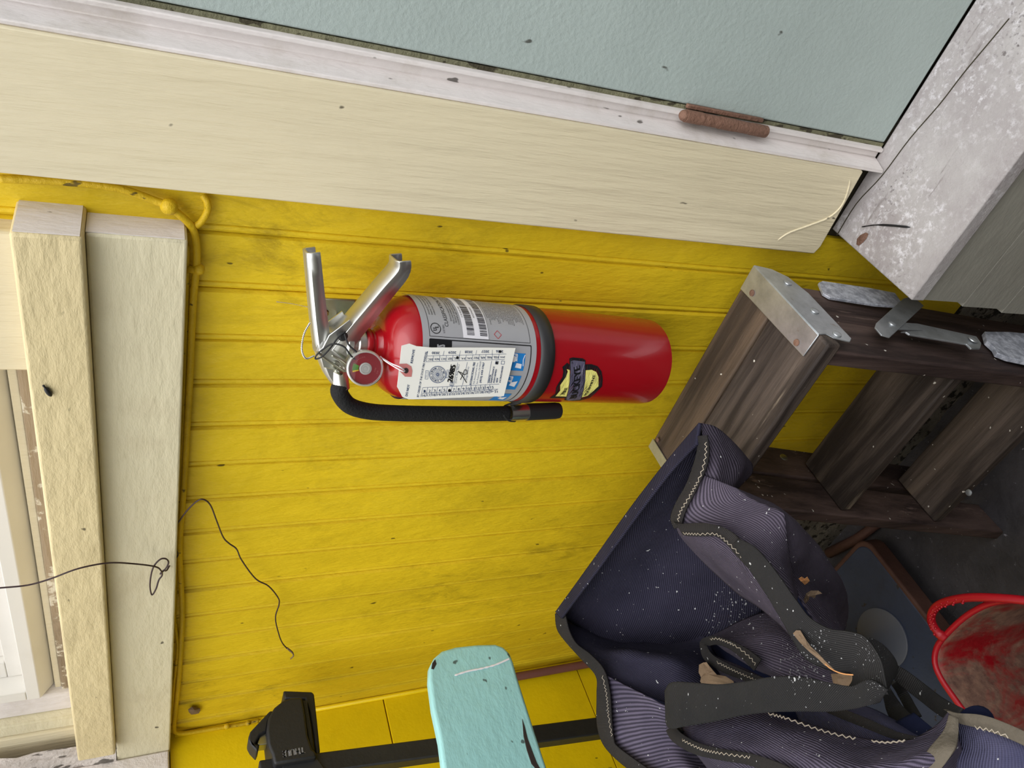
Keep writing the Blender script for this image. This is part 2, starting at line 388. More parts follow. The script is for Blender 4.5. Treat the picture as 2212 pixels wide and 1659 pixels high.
# front wall: backing, foundation, beaded boards one by one
b = MB(); b.box(XC - .1, -.2, .012, .06, -1.25, .0)
b.box(-.44, -.2, .012, .06, 0, .45); b.box(XC - .1, 1.6, .05, .08, -1.25, -.85)
wall = struct(b.build('wall_front', M['gap']))
b = MB()
nx, nz = 60, 12
vs = []; fs = []
for i in range(nx + 1):
    for j in range(nz + 1):
        x = XC + (1.6 - XC) * i / nx; z = -1.42 + .215 * j / nz
        y = .006 + .010 * noise.noise(Vector((x * 14, z * 14, 0))) + (.02 if j == nz else 0); vs.append((x, y, z))
for i in range(nx):
    for j in range(nz): a = i * (nz + 1) + j; fs.append((a, a + 1, a + nz + 2, a + nz + 1))
b.add(vs, fs); fo = b.build('foundation', M['found'], wall, smooth=True)
PITCH = .0675; W = PITCH - .0004
prof = [(0, .0045), (.0012, .0042), (.0022, .0008), (.0050, -.0004), (.0078, .0008), (.0090, .0028), (.0104, .0003), (W - .0022, 0), (W, .0042), (W, .011), (0, .011)]
def board_mesh(z0, z1):
    b = MB(); b.prism(prof, lambda p, t_: (p[0], p[1], t_), z0, z1); return b
x_first = -.427 + PITCH                      # right edge of the first whole board
i = 0; bm_long = None
while True:
    xr = x_first - PITCH * i; xl = xr - PITCH
    if xr <= XC + .01: break
    tall = xl > -.50
    z1 = .40 if tall else -.005
    key = 'L' if tall else 'S'
    b = board_mesh(-1.205, z1)
    o = b.build('board', M['yellow'], None, loc=(xl, .0012 * math.sin(i * 2.3), 0)); adopt(o, wall); i += 1
# side wall: large horizontal panels, white band above
b = MB(); b.box(XC - .08, XC - .012, -1.7, .06, -1.42, .9); side = struct(b.build('wall_left', M['gap']))
zs = [-1.42, -1.30, -.868, -.424, -.0305]
for a, c in zip(zs[:-1], zs[1:]):
    b = MB(); b.box(XC - .012, XC + random.choice([0, .0012]), -1.7, .0, a + .0012, c - .0012); b.build('panel', M['yellow_side'], side, bevel=.001)
b = MB(); b.box(XC - .012, XC + .014, -1.7, -.034, -.0300, .9); b.build('white_band', M['white_side'], side, bevel=.003)
# corner bead, a thin painted pipe with clips
cp = [(XC + .004, -.006, z) for z in (-.034, -.08, -.14, -.2)]
b = MB(); b.tube([(XC + .0045, -.0055, -.04), (XC + .0045, -.0055, -1.30)], .0045, 8); struct(b.build('trim_1', M['yellow_side'], smooth=True))

# door casing (right of the wall), jamb, stop
YC = -.022
def strip(name, poly, z0, z1, mat, zb=None, par=None):
    b = MB(); b.prism(poly, lambda p, t_: (p[0], p[1], t_ if (t_ > -.5 or zb is None) else t_ + zb * (p[0] - poly[0][0])), z0, z1)
    return b.build(name, mat, par, bevel=.0012)
cl = aty(0, 375, YC)[0]; cr = aty(1864, 373, YC)[0]; crt = aty(0, 51, YC)[0]
b = MB()
XL, XR = cl, (cr + crt) / 2
zL, zR = aty(1759, 548, YC)[2], aty(1864, 373, YC)[2]
pts = [(XL, zL), (XL + .012, zL - .004), (XR, zR), (XR, .5), (XL, .5)]
b.prism(pts, lambda p, t_: (p[0], t_, p[1]), YC, .006)
cas = struct(b.build('trim_2', M['cream'], bevel=.0018), 'broad cream door casing board')
# jamb with its beads, the sky light on it painted in as white
JY = [(XR, -.019), (XR + .004, -.019), (XR + .010, .001), (XR + .0105, .004), (XR + .018, .004), (XR + .019, -.001), (XR + .0235, -.001), (XR + .0265, .012), (XR + .0265, .03), (XR, .03)]
b = MB(); b.prism(JY, lambda p, t_: (p[0], p[1], t_), -.8322, .5); struct(b.build('trim_3', M['lit_white'], bevel=.001), 'worn white door jamb edge with painted-in sky light')
b = MB(); b.box(XR + .0240, XR + .0292, .0045, .03, -.832, .5); struct(b.build('trim_4', M['jambgreen']), 'mossy strip beside the door')
# door
DX = XR + .0300
b = MB(); b.box(DX, DX + .85, .004, .05, -.8315, .7)
door = struct(b.build('door_1', M['blue_door'], bevel=.002), 'blue grey painted door')
# landing step under the door
ZS = -.833 + .0
pn = atz(1799, 498, ZS); pf = atz(1970, 650, ZS)
LX = -.3465
b = MB()
NXs, NYs = 2, 1
b.box(LX, 1.3, -.158, .0035, ZS - .022, ZS)
land = thing('landing_step', 'pale grey painted landing step with worn top below the blue door', 'step', (.3, -.07, -1.42))
tr = b.build('tread', M['grey_top'], land, bevel=.0018)
# long crack in the tread, drawn as a thin dark tube along its top
cr_pts = spline([tuple(atz(u, v, ZS + .0004)) for u, v in ((1808, 508), (1850, 440), (1905, 380), (1965, 300), (2030, 225), (2080, 160), (2130, 100), (2180, 40))], 4)
b = MB(); b.tube(cr_pts, .0007, 5); b.build('crack', M['gap'], land)
z0r = ZS - .0225
b = MB(); b.box(LX + .004, 1.3, -.1285, -.006, -1.42, ZS - .0235); b.build('carcass', M['gap'], land)
hts = [ZS - .0245, ZS - .113, ZS - .20, ZS - .29, ZS - .38, -1.42]
for k in range(len(hts) - 1):
    xl = LX - .003 - .006 * k
    b = MB(); b.box(xl, 1.3, -.150, -.130, hts[k + 1] + .0022, hts[k]); b.build('riser_board', M['grey_side'], land)
    b = MB(); b.box(xl + .0005, xl + .018, -.1295, -.004, hts[k + 1] + .0022, hts[k]); b.build('side_board', M['grey_side'], land)
# hinge
hg = thing('door_hinge', 'rusty hinge knuckle between blue door and cream casing', 'hinge', aty(1565, 262, .0))
h0 = aty(1478, 248, -.004); h1 = aty(1652, 283, -.004)
hx = (h0[0] + h1[0]) / 2
n = 5
for k in range(n):
    za = h0[2] + (h1[2] - h0[2]) * k / n; zb_ = h0[2] + (h1[2] - h0[2]) * (k + 1) / n
    xa = h0[0] + (h1[0] - h0[0]) * k / n; xb = h0[0] + (h1[0] - h0[0]) * (k + 1) / n
    b = MB(); b.tube([(xa, -.006, za - .0004), (xb, -.006, zb_ + .0004)], .0068 if k % 2 == 0 else .0064, 14); b.build('knuckle', M['rust'], hg, smooth=True, angle=40)
b = MB(); b.ball((h0[0], -.006, h0[2] + .001), .0062, 6); b.build('pin_head', M['rust'], hg, smooth=True)
b = MB(); b.box(h0[0] + .006, h0[0] + .0105, -.001, .0035, h1[2] + .006, h0[2] - .002); b.build('leaf_plate', M['rust'], hg, bevel=.0008)

# window: sill, apron, casing, vinyl frame
ys_, ya_ = -.052, -.034
b = MB(); b.box(-1.405, -.410, ys_, .05, .052, .106)
win = struct(b.build('trim_5', M['cream_dirty'], bevel=.0035, seg=3), 'thick dirty cream window sill')
b = MB(); b.box(-1.4765, -.4165, ya_, .012, -.0315, .0518); struct(b.build('trim_6', M['apron'], bevel=.003, seg=3), 'cream apron board under the window sill')
# right ends capped in white, the sky light they catch painted in
b = MB(); b.box(-.4165, -.4158, ya_ + .002, .0115, -.029, .0515)
b.build('lit_end_face', M['lit_white'], bpy.data.objects['trim_6'])
b = MB(); b.box(-.4100, -.4092, ys_ + .0025, .049, .0545, .1035); b.build('lit_end_face', M['lit_white'], bpy.data.objects['trim_5'])
b = MB(); b.box(-.590, -.430, -.020, .012, .106, .5); struct(b.build('trim_7', M['cream'], bevel=.002), 'cream casing at the right side of the window')
wn = struct(MB().box(-1.40, -.60, .10, .12, .12, .6).build('window_1', M['pane']), 'white vinyl window')
def wp(name, x0, x1, y0, y1, z0, z1, mat, bv=.0015): b = MB(); b.box(x0, x1, y0, y1, z0, z1); return b.build(name, M[mat], wn, bevel=bv)
wp('sub_sill', -1.295, -.59, .010, .08, .1062, .125, 'rotwood')
wp('sill_strip', -1.285, -.59, .015, .08, .1252, .1345, 'cream')
b = MB(); b.prism([(.0, .1525), (.0, .170), (.075, .170), (.075, .1348), (.022, .1362)], lambda p, t_: (t_, p[0], p[1]), -1.2785, -.59); b.build('bottom_frame', M['vinyl'], wn, bevel=.0012)
wp('left_frame', -1.2785, -1.256, .0002, .075, .1702, .6, 'vinyl')
wp('sash_rail', -1.2558, -.60, .030, .070, .1702, .196, 'vinyl')
wp('sash_stile', -1.2558, -1.215, .030, .070, .1962, .6, 'vinyl')
wp('sash_lip', -1.2148, -.60, .042, .070, .1962, .208, 'vinyl')
wp('roller_blind', -1.213, -.9, .076, .080, .2085, .6, 'blind')
b = MB(); b.box(-.640, -.598, -.0014, -.0004, .1565, .1600); b.build('weep_slot', M['crackdark'], wn)
b = MB(); b.box(-.645, -.594, -.0010, .0006, .1545, .1635); b.build('weep_cover', M['vinyl'], wn, bevel=.0008)
# left side casing of the window
b = MB(); b.box(-1.333, -1.2795, .004, .06, .1065, .6); struct(b.build('trim_8', M['lit_white'], bevel=.003), 'worn inner strip of the left window casing')
b = MB(); b.box(-1.366, -1.3335, -.010, .05, .107, .6); struct(b.build('trim_9', M['apron'], bevel=.004), 'stepped strip of the left window casing')
b = MB(); b.box(-1.44, -1.3665, -.014, .05, .107, .6); struct(b.build('trim_10', M['cream'], bevel=.003), 'flat board of the left window casing')
b = MB()
nxs, nzs = 10, 24; vs = []; fs = []
for i in range(nxs + 1):
    for j in range(nzs + 1):
        x = XC + (-1.385 - XC) * i / nxs; z = .0525 + .55 * j / nzs
        vs.append((x, -.034 - .012 * noise.noise(Vector((x * 60, z * 40, 3))), z))
for i in range(nxs):
    for j in range(nzs): a = i * (nzs + 1) + j; fs.append((a, a + 1, a + nzs + 2, a + nzs + 1))
b.add(vs, fs); struct(b.build('trim_11', M['flake'], smooth=True), 'flaking corner filler beside the window')

# ================================================================== THINGS
# painted cable under the apron, up beside the casing
def P3(u, v, y): return tuple(aty(u, v, y))
cb = thing('painted_cable', 'yellow painted cable clipped under the apron and up beside the door casing', 'cable', P3(400, 900, -.01))
run = [(0, 386, -.010), (60, 388, -.010), (160, 394, -.010), (260, 408, -.010), (330, 432, -.010), (362, 445, -.012), (388, 464, -.010), (415, 492, -.009), (424, 530, -.009), (424, 580, -.009), (418, 640, -.009), (414, 720, -.009), (410, 820, -.009), (404, 930, -.009), (398, 1040, -.009), (392, 1120, -.009), (388, 1190, -.009), (392, 1270, -.008), (394, 1330, -.008), (391, 1400, -.008), (386, 1470, -.008), (380, 1530, -.008), (376, 1572, -.009), (384, 1583, -.010), (420, 1581, -.010), (470, 1573, -.010), (520, 1565, -.010), (560, 1556, -.010)]
pth = spline([P3(u, v, y) for u, v, y in run], 5)
pth = [np.array([max(p[0], XC + .007), p[1], p[2]]) for p in pth]
b = MB(); b.tube(pth, .0037, 10); b.build('cable', M['cable_yellow'], cb, smooth=True)
run2 = [(404, 530, -.007), (403, 640, -.007), (398, 820, -.006), (392, 1000, -.006), (384, 1120, -.006), (380, 1230, -.006), (377, 1330, -.006), (384, 1400, -.006), (376, 1480, -.006), (370, 1560, -.006)]
b = MB(); b.tube(spline([P3(*q) for q in run2], 6), .0026, 8); b.build('cable', M['cable_yellow'], cb, smooth=True)
run3 = [(424, 488, -.007), (436, 478, -.007), (448, 455, -.007), (447, 436, -.007), (438, 422, -.004)]
b = MB(); b.tube(spline([P3(*q) for q in run3], 6), .0034, 8); b.build('cable_branch', M['cable_yellow'], cb, smooth=True)
for u, v, r_ in ((365, 446, .008), (430, 582, .0055), (490, 1569, .0055), (536, 1562, .005)):
    p = P3(u, v, -.012); b = MB(); b.ball(p, r_, 6); b.build('clip', M['cable_yellow'], cb, smooth=True)
b = MB(); b.tube([P3(402, 581, -.008), P3(440, 583, -.012)], .0042, 8); b.build('clip', M['cable_yellow'], cb, smooth=True)

# thin dark wire
wr = thing('loose_wire', 'thin dark wire looped across the window apron with frayed end on the yellow wall', 'wire', P3(370, 1200, -.05))
wpts = [(-60, 1275, -.09), (0, 1270, -.09), (60, 1264, -.088), (110, 1250, -.085), (170, 1228, -.08), (235, 1216, -.07), (290, 1218, -.06), (335, 1224, -.05), (348, 1233, -.048), (350, 1243, -.047), (343, 1253, -.05), (337, 1272, -.055), (328, 1285, -.056), (324, 1262, -.055), (330, 1228, -.05), (345, 1209, -.045), (358, 1207, -.043), (364, 1215, -.042), (358, 1228, -.045), (346, 1240, -.046), (353, 1232, -.044), (360, 1232, -.04), (370, 1215, -.03), (384, 1200, -.022), (380, 1185, -.02), (371, 1163, -.02), (372, 1150, -.02), (400, 1108, -.03), (425, 1083, -.035), (440, 1079, -.035), (455, 1092, -.032), (468, 1125, -.028), (482, 1160, -.02), (495, 1174, -.018), (511, 1186, -.018), (522, 1210, -.018), (552, 1250, -.016), (580, 1266, -.015), (600, 1290, -.015), (603, 1305, -.015), (595, 1335, -.016), (603, 1372, -.018), (612, 1392, -.018), (628, 1408, -.016)]
b = MB(); b.tube(spline([P3(*q) for q in wpts], 5), .00105, 6); b.build('strand', M['wirem'], wr, smooth=True)
b = MB(); b.tube(spline([P3(*q) for q in ((620, 1400, -.017), (630, 1408, -.016), (634, 1416, -.014), (628, 1423, -.010))], 4), [.0016] * 6 + [.0012] * 7, 6); b.build('frayed_tip', M['leaf'], wr, smooth=True)
# insect stuck on the sill
p0 = P3(96, 834, ys_ - .002); p1 = P3(112, 855, ys_ - .002)
b = MB(); b.tube(spline([P3(93, 832, ys_ - .002), P3(98, 838, ys_ - .002), P3(104, 846, ys_ - .002), P3(111, 856, ys_ - .002)], 4), [.0008, .0012, .0011, .0009, .0014, .002, .0024, .0026, .0027, .0026, .0022, .0016, .0006], 8)
tag(b.build('dead_insect', M['black_ink'], smooth=True), 'small black insect stuck on the cream window sill', 'insect')
# small dried nest
b = MB()
vs = []
for k in range(9):
    a = k / 9 * 2 * PI; c0 = P3(420 + 12 * math.cos(a) * (1 + .3 * rnd()), 1535 + 7 * math.sin(a) * (1 + .4 * rnd()), -.004 - .003 * rnd()); vs.append(c0)
vs.append(P3(420, 1534, -.012)); b.add(vs, [(i, (i + 1) % 9, 9) for i in range(9)])
tag(b.build('insect_nest', M['leaf'], solid=.001), 'small brown clump stuck on yellow boards near the wall corner', 'nest')

# ------------------------------------------------------------------ fire extinguisher
P1 = np.array([-.4987, -.0846, -.30]); P2 = np.array([-.5314, -.0621, -.60]); AX = nrm(P1 - P2)
def frame(phi):
    x = np.array([math.cos(phi), math.sin(phi), 0.0]); x = nrm(x - AX * (x @ AX)); return x, np.cross(AX, x)
X0, Y0 = frame(0.0); XH, YH = frame(.3)
ER = .055
def L(x, y, z): return P1 + XH * x + YH * y + AX * z            # head frame
def cyl(s, z, r=None):                                         # s = arc length towards +X from the -Y side
    a = s / ER; r = r or ER
    return P1 + X0 * math.sin(a) * r - Y0 * math.cos(a) * r + AX * z
ex = thing('fire_extinguisher', 'red fire extinguisher with grey label hanging on the yellow wall', 'fire extinguisher', P1 - AX * .28)
prof_e = [(.004, -.272), (.040, -.272), (.047, -.279), (.0505, -.281), (.0545, -.277), (ER, -.270), (ER, .052)]
for k in range(1, 13):
    a = k / 12 * PI / 2; prof_e.append((.0205 + (ER - .0205) * math.cos(a) ** .9, .052 + .038 * math.sin(a)))
prof_e += [(.0185, .092), (.0175, .0945), (.0155, .0955), (.0155, .0975), (.0165, .099), (.0165, .104), (.012, .105)]
b = MB(); b.lathe(prof_e, P1, AX, 64); b.build('cylinder', M['red'], ex, smooth=True, angle=30)
# red ring round the neck
b = MB(); b.lathe([(.0165, .0985), (.0172, .0995), (.0172, .1035), (.0165, .1045)], P1, AX, 40, caps=False); b.build('neck_ring', M['red'], ex, smooth=True)
# label, wraps the front
def arc(s0, s1, z0, z1, mat, name, r, par=None, n=40):
    b = MB(); vs = []; fs = []
    for i in range(n + 1):
        s = s0 + (s1 - s0) * i / n
        vs += [cyl(s, z0, r), cyl(s, z1, r)]
    for i in range(n): fs.append((2 * i, 2 * i + 1, 2 * i + 3, 2 * i + 2))
    b.add(vs, fs); return b.build(name, mat, par or ex, smooth=True)
D2R = PI / 180 * ER
lab = arc(-95 * D2R, 132 * D2R, -.0735, .0635, M['label'], 'label', ER + .0004, n=64)
lab['label'] = 'grey printed label wrapped round the cylinder'
f1 = lambda s, z: cyl(s, z, ER + .0007)
f2 = lambda s, z: cyl(s, z, ER + .0010)
pr = MB()
put_line(pr, [(130 * D2R, .056), (51 * D2R, .056), (51 * D2R, -.065), (130 * D2R, -.065)], .0005, f1)
put_line(pr, [(-93 * D2R, .056), (48 * D2R, .056), (48 * D2R, -.066), (-93 * D2R, -.066)], .0011, f1)
put_rect(pr, 12 * D2R, 48 * D2R, .031, .056, f1, 8)
put_text(pr, 'CLASSIFICATION 3A:40B:C', 94 * D2R, .0355, .060, .0042, f1)
random.seed(3)
def fakeline(mb, s0, s1, z, h, fn, th=.0006):
    pass
small = [('TESTED IN ACCORDANCE WITH ANSI/UL 711 AND ANSI/UL 299', .0290), ('TESTE CONFORMEMENT AUX NORMES ULC S508 ET S504', .0262), ('PRODUIT DELUXE CHARGED FROM THE', .0234), ('COMPLIES WITH DOT 173.309', .0206)]
for s_, z in small: put_text(pr, s_, 92 * D2R, z, .056 * (.7 + .3 * rnd()), .0017, f1)
for k, s_ in enumerate(('DISCHARGES APPROXIMATELY 95% OF ITS MIXTURE', 'MARINE TYPE USCG TYPE A SIZE II B:C SIZE I', 'OPERATING TEMPERATURE -65 F TO 120 F')):
    put_text(pr, s_, 100 * D2R, .0525 - k * .0032, .046, .0016, f1)
body = ['INSTRUCTIONS: HOLD UPRIGHT PULL PIN', 'STAND BACK 8 FEET AIM AT BASE OF FIRE', 'SQUEEZE LEVER SWEEP SIDE TO SIDE', 'RECHARGE IMMEDIATELY AFTER ANY USE', 'INSPECTION: INSPECT MONTHLY FOR PRESSURE', 'MAINTENANCE: TEST EVERY FIVE YEARS', 'KEEP AWAY FROM CHILDREN', 'DO NOT STORE ABOVE 120 F', 'CONTENTS UNDER PRESSURE', 'WARNING MAY CAUSE IRRITATION', 'MONO AMMONIUM PHOSPHATE', 'CALCIUM CARBONATE MICA']
for k in range(22):
    z = -.0165 - k * .0021
    if z < -.062: break
    put_text(pr, body[k % 12], (94 + 4 * rnd()) * D2R, z, .052 * (.65 + .3 * rnd()), .0012, f1)
for k in range(6): put_text(pr, body[(k * 5) % 12], 116 * D2R, .0165 - k * .0052, .020, .0014, f1)
# certification mark: ring with two letters
cx_, cz_ = 60 * D2R, .0485
put_line(pr, [(cx_ + .0055 * math.cos(a / 20 * 2 * PI), cz_ + .0055 * math.sin(a / 20 * 2 * PI)) for a in range(20)], .0008, f1, True)
put_text(pr, 'U', cx_ - .0012, cz_ + .001, .0026, .0042, f1, bold=.0002); put_text(pr, 'L', cx_ + .0018, cz_ - .0014, .0022, .0040, f1, bold=.0002)
put_text(pr, 'LISTED', cx_, .0395, .0088, .0020, f1)
put_text(pr, 'ABC', 0, .020, .030, .012, f1, bold=.0008)
pr.build('lettering', M['black_ink'], lab)
pr = MB(); put_text(pr, '5', 43 * D2R, .0435, .0001, .0001, f2); put_text(pr, 'INSTRUCTIONS', 27 * D2R, .0435, .030, .009, f2, bold=.0004)
pr.build('title_lettering', M['label'], lab)
# barcode sticker
bs_ = arc(51.5 * D2R, 120 * D2R, -.0125, .0178, M['white'], 'barcode_sticker', ER + .0011, lab)
f3 = lambda s, z: cyl(s, z, ER + .0015)
pr = MB(); random.seed(5)
for z0_, z1_ in ((.0045, .0132), (-.0110, -.0022)):
    s = 55 * D2R
    while s < 116 * D2R:
        w_ = random.choice([.0003, .0003, .0006, .0009]); put_rect(pr, s, s + w_, z0_, z1_, f3); s += w_ + random.choice([.0003, .0004, .0007])
put_text(pr, '5 HI SA40 ABC', 84 * D2R, .0155, .016, .0018, f3); put_text(pr, 'AD29943501', 84 * D2R, .0013, .016, .0019, f3)
pr.build('barcode', M['dark_print'], bs_)
# hazard diamond
pr = MB(); cx_, cz_ = 58 * D2R, -.0245
put_line(pr, [(cx_ + .0045, cz_), (cx_, cz_ + .0045), (cx_ - .0045, cz_), (cx_, cz_ - .0045)], .0006, f1, True); pr.build('hazard_diamond', NT('red_print').fin(srgb(190, 50, 60), .5), lab)
# pictograms
for k, s in enumerate((29, 3, -25)):
    c_ = s * D2R; z = -.0495 - .0 * k; h_ = .0095
    pr = MB(); put_rect(pr, c_ - h_, c_ + h_, z - h_, z + h_, f1, 6); q = pr.build('pictogram', M['picto'], lab)
    pr = MB()
    if k == 0:
        put_poly(pr, [(c_ + .006 * math.cos(a / 12 * 2 * PI) * .55 + .003, z + .005 + .0033 * math.sin(a / 12 * 2 * PI)) for a in range(12)], f2)
        put_poly(pr, [(c_ - .007, z - .006), (c_ - .002, z - .006), (c_ - .001, z + .001), (c_ - .006, z + .002)], f2)
        put_line(pr, [(c_ - .004, z - .008), (c_ + .003, z - .007), (c_ + .008, z - .009)], .001, f2)
    else:
        put_poly(pr, [(c_ - .005, z - .006), (c_ + .003, z - .007), (c_ + .001, z + .001), (c_ - .003, z + .002)], f2)
    for j in range(5):
        x_ = c_ + .0005 + j * .0016; put_poly(pr, [(x_, z + .000), (x_ + .0018, z + .001), (x_ + .002, z + .006 + .002 * math.sin(j * 2))], f2)
    pr.build('symbol', M['white'], q)
# black band
b = MB(); vs = []; fs = []; NB = 64
for k in range(NB):
    a = 2 * PI * k / NB; zc_ = -.0893 + .0010 * math.sin(a)
    for r_, dz in ((ER + .0002, -.0092), (ER + .0020, -.0087), (ER + .0022, 0), (ER + .0020, .0087), (ER + .0002, .0092)):
        vs.append(P1 + X0 * math.sin(a) * r_ - Y0 * math.cos(a) * r_ + AX * (zc_ + dz))
for k in range(NB):
    for j in range(4): fs.append((k * 5 + j, k * 5 + j + 1, ((k + 1) % NB) * 5 + j + 1, ((k + 1) % NB) * 5 + j))
b.add(vs, fs); b.build('hose_band', M['strap_rubber'], ex, smooth=True)
# brand shield (badge polygon measured on the cylinder)
def cylhit(u, v):
    d = ray(u, v); o = C - P1; ox, oy = o @ X0, o @ Y0; dx, dy = d @ X0, d @ Y0
    A = dx * dx + dy * dy; B = ox * dx + oy * dy; Cc = ox * ox + oy * oy - ER * ER; q = B * B - A * Cc
    tt = (-B - math.sqrt(max(q, 0))) / A; p = o + d * tt
    return math.atan2(p @ X0, -(p @ Y0)) * ER, p @ AX
def z6(x, y): return cylhit(1120 + x / 5.925, 640 + y / 5.925)
def densify(pts, n=4):
    out = []
    for i in range(len(pts)):
        a, c_ = pts[i], pts[(i + 1) % len(pts)]
        for k in range(n): out.append((a[0] + (c_[0] - a[0]) * k / n, a[1] + (c_[1] - a[1]) * k / n))
    return out
outer = [(395, 1300), (470, 1240), (480, 1160), (515, 1100), (560, 1030), (570, 960), (558, 905), (620, 850), (650, 875), (648, 795), (690, 782), (820, 795), (856, 820), (852, 870), (930, 868), (1010, 895), (1060, 960), (1075, 1060), (1068, 1150), (1000, 1220), (920, 1290), (850, 1315), (790, 1330), (690, 1335), (580, 1325), (600, 1300), (480, 1300)]
inL = [(470, 1270), (530, 1200), (530, 1130), (600, 1030), (625, 960), (612, 930), (650, 940), (648, 1080), (630, 1200), (610, 1275)]
inR = [(855, 945), (930, 938), (990, 965), (1018, 1030), (1018, 1145), (960, 1200), (880, 1265), (805, 1285), (830, 1180), (850, 1060)]
ban = [(662, 830), (700, 818), (840, 835), (840, 960), (850, 1060), (830, 1180), (790, 1310), (640, 1325), (610, 1310), (640, 1180), (655, 1060), (660, 930)]
def badge(poly, mat, name, r, par):
    b = MB(); P_ = densify(poly, 3)
    from mathutils.geometry import tessellate_polygon
    q = [z6(*p) for p in P_]
    tri = tessellate_polygon([[Vector((a, c_, 0)) for a, c_ in q]])
    # refine so that the badge follows the curve
    T = [(tuple(q[i]), tuple(q[j]), tuple(q[k])) for i, j, k in tri]
    for _ in range(3):
        N = []
        for a, c_, d in T:
            e_ = [abs(a[0] - c_[0]), abs(c_[0] - d[0]), abs(d[0] - a[0])]
            if max(e_) < .0035: N.append((a, c_, d)); continue
            k = e_.index(max(e_)); a, c_, d = [(a, c_, d), (c_, d, a), (d, a, c_)][k]
            m_ = ((a[0] + c_[0]) / 2, (a[1] + c_[1]) / 2); N += [(a, m_, d), (m_, c_, d)]
        T = N
    for a, c_, d in T: b.add([cyl(*a, r), cyl(*c_, r), cyl(*d, r)], [(0, 1, 2)])
    return b.build(name, mat, par)
bd = badge(outer, M['black_ink'], 'shield_badge', ER + .0005, ex)
badge(inL, M['yel_print'], 'badge_field', ER + .0010, bd); badge(inR, M['yel_print'], 'badge_field', ER + .0010, bd)
badge(ban, M['grey_print'], 'badge_banner', ER + .0012, bd)
f4 = lambda s, z: cyl(s, z, ER + .0016)
def text_px(mb, s, x0, y0, x1, y1, hpx, bold=0, fnn=f4):     # baseline-centred text from zoom point 0 to point 1
    a = np.array(z6(x0, y0)); c_ = np.array(z6(x1, y1)); d = c_ - a
    put_text(mb, s, *((a + c_) / 2), np.linalg.norm(d), hpx, fnn, math.atan2(d[1], d[0]), bold)
pr = MB()
text_px(pr, 'FIRE', 565, 1240, 605, 1160, .0042, .0002); text_px(pr, 'EQUIPMENT', 845, 1255, 960, 1000, .0040, .0002)
text_px(pr, 'BUCKEYE', 690, 1290, 735, 895, .0088, .0006)
text_px(pr, 'SHELBY NORTH CAROLINA U S A', 800, 1280, 815, 930, .0016)
text_px(pr, 'FIRE EQUIPMENT COMPANY', 775, 1270, 790, 960, .0014)
text_px(pr, 'R', 672, 850, 690, 845, .0024)
pr.build('badge_lettering', M['black_ink'], bd)
# valve body
b = MB(); b.lathe([(.0125, .102), (.0145, .1045), (.0145, .112), (.0135, .1135), (.0135, .117), (.0155, .119), (.0155, .124), (.012, .128), (.012, .150), (.010, .154), (.004, .155)], P1, AX, 32)
b.build('valve_body', M['alum'], ex, smooth=True, angle=30)
def Lbox(x0, x1, y0, y1, z0, z1): return [L(x0, y0, z0), L(x1, y0, z0), L(x1, y1, z0), L(x0, y1, z0), L(x0, y0, z1), L(x1, y0, z1), L(x1, y1, z1), L(x0, y1, z1)]
b = MB(); b.hexa(Lbox(-.022, .014, -.011, .011, .118, .147)); b.build('valve_block', M['alum'], ex, bevel=.003)
# gauge
gpos = L(-.012, -.034, .1115); gdir = nrm(C - gpos) * .6 + (-YH) * .4; gdir = nrm(gdir)
b = MB(); b.lathe([(.006, -.020), (.006, -.008), (.0165, -.007), (.0182, -.004), (.0182, .003), (.0170, .0045), (.0162, .0045), (.0160, .002), (.0001, .002)], gpos, gdir, 40, caps=False)
ga = b.build('pressure_gauge', M['alum'], ex, smooth=True, angle=35)
ge1 = nrm(X0 - gdir * (X0 @ gdir)); ge2 = np.cross(gdir, ge1); 
if ge2 @ AX < 0: ge2 = -ge2
fg = lambda h: (lambda x, y: gpos + ge1 * x + ge2 * y + gdir * h)
b = MB(); put_poly(b, [(.0158 * math.cos(a / 36 * 2 * PI), .0158 * math.sin(a / 36 * 2 * PI)) for a in range(36)], fg(.0022)); b.build('dial', M['red_dark'], ga)
b = MB(); put_poly(b, [(.0128 * math.cos(a), .0128 * math.sin(a)) for a in np.linspace(1.35, 1.95, 8)] + [(.0068 * math.cos(a), .0068 * math.sin(a)) for a in np.linspace(1.95, 1.35, 8)], fg(.0026)); b.build('green_zone', M['yellow_green'], ga)
b = MB(); put_poly(b, [(.0128 * math.cos(a), .0128 * math.sin(a)) for a in (1.95, 2.08)] + [(.0066 * math.cos(a), .0066 * math.sin(a)) for a in (2.08, 1.95)], fg(.0027)); b.build('needle', M['gyellow'], ga)
b = MB(); b.lathe([(.0062, .0024), (.0060, .0030), (.0045, .0031), (.0042, .0027), (.0022, .0027), (.0020, .0031), (.0004, .0031)], gpos, gdir, 24); b.build('hub', M['alum'], ga, smooth=True, angle=30)
b = MB(); ff = fg(.0026)
for k in range(9):
    a = .3 + k * .14; put_text(b, 'RECHARGE'[k % 8], .0115 * math.cos(a), .0115 * math.sin(a), .0009, .0013, ff, a - PI / 2)
put_text(b, '195', .001, -.0095, .004, .0014, ff); put_text(b, 'PSI', -.001, -.0122, .003, .0012, ff); put_text(b, 'OVERCHARGED', .0, .0122, .0075, .0011, ff)
b.build('dial_print', M['salmon'], ga)
b = MB(); b.lathe([(.0160, .0032), (.012, .0042), (.006, .0048), (.0001, .005)], gpos, gdir, 32, caps=False); b.build('lens', M['glass'], ga, smooth=True)
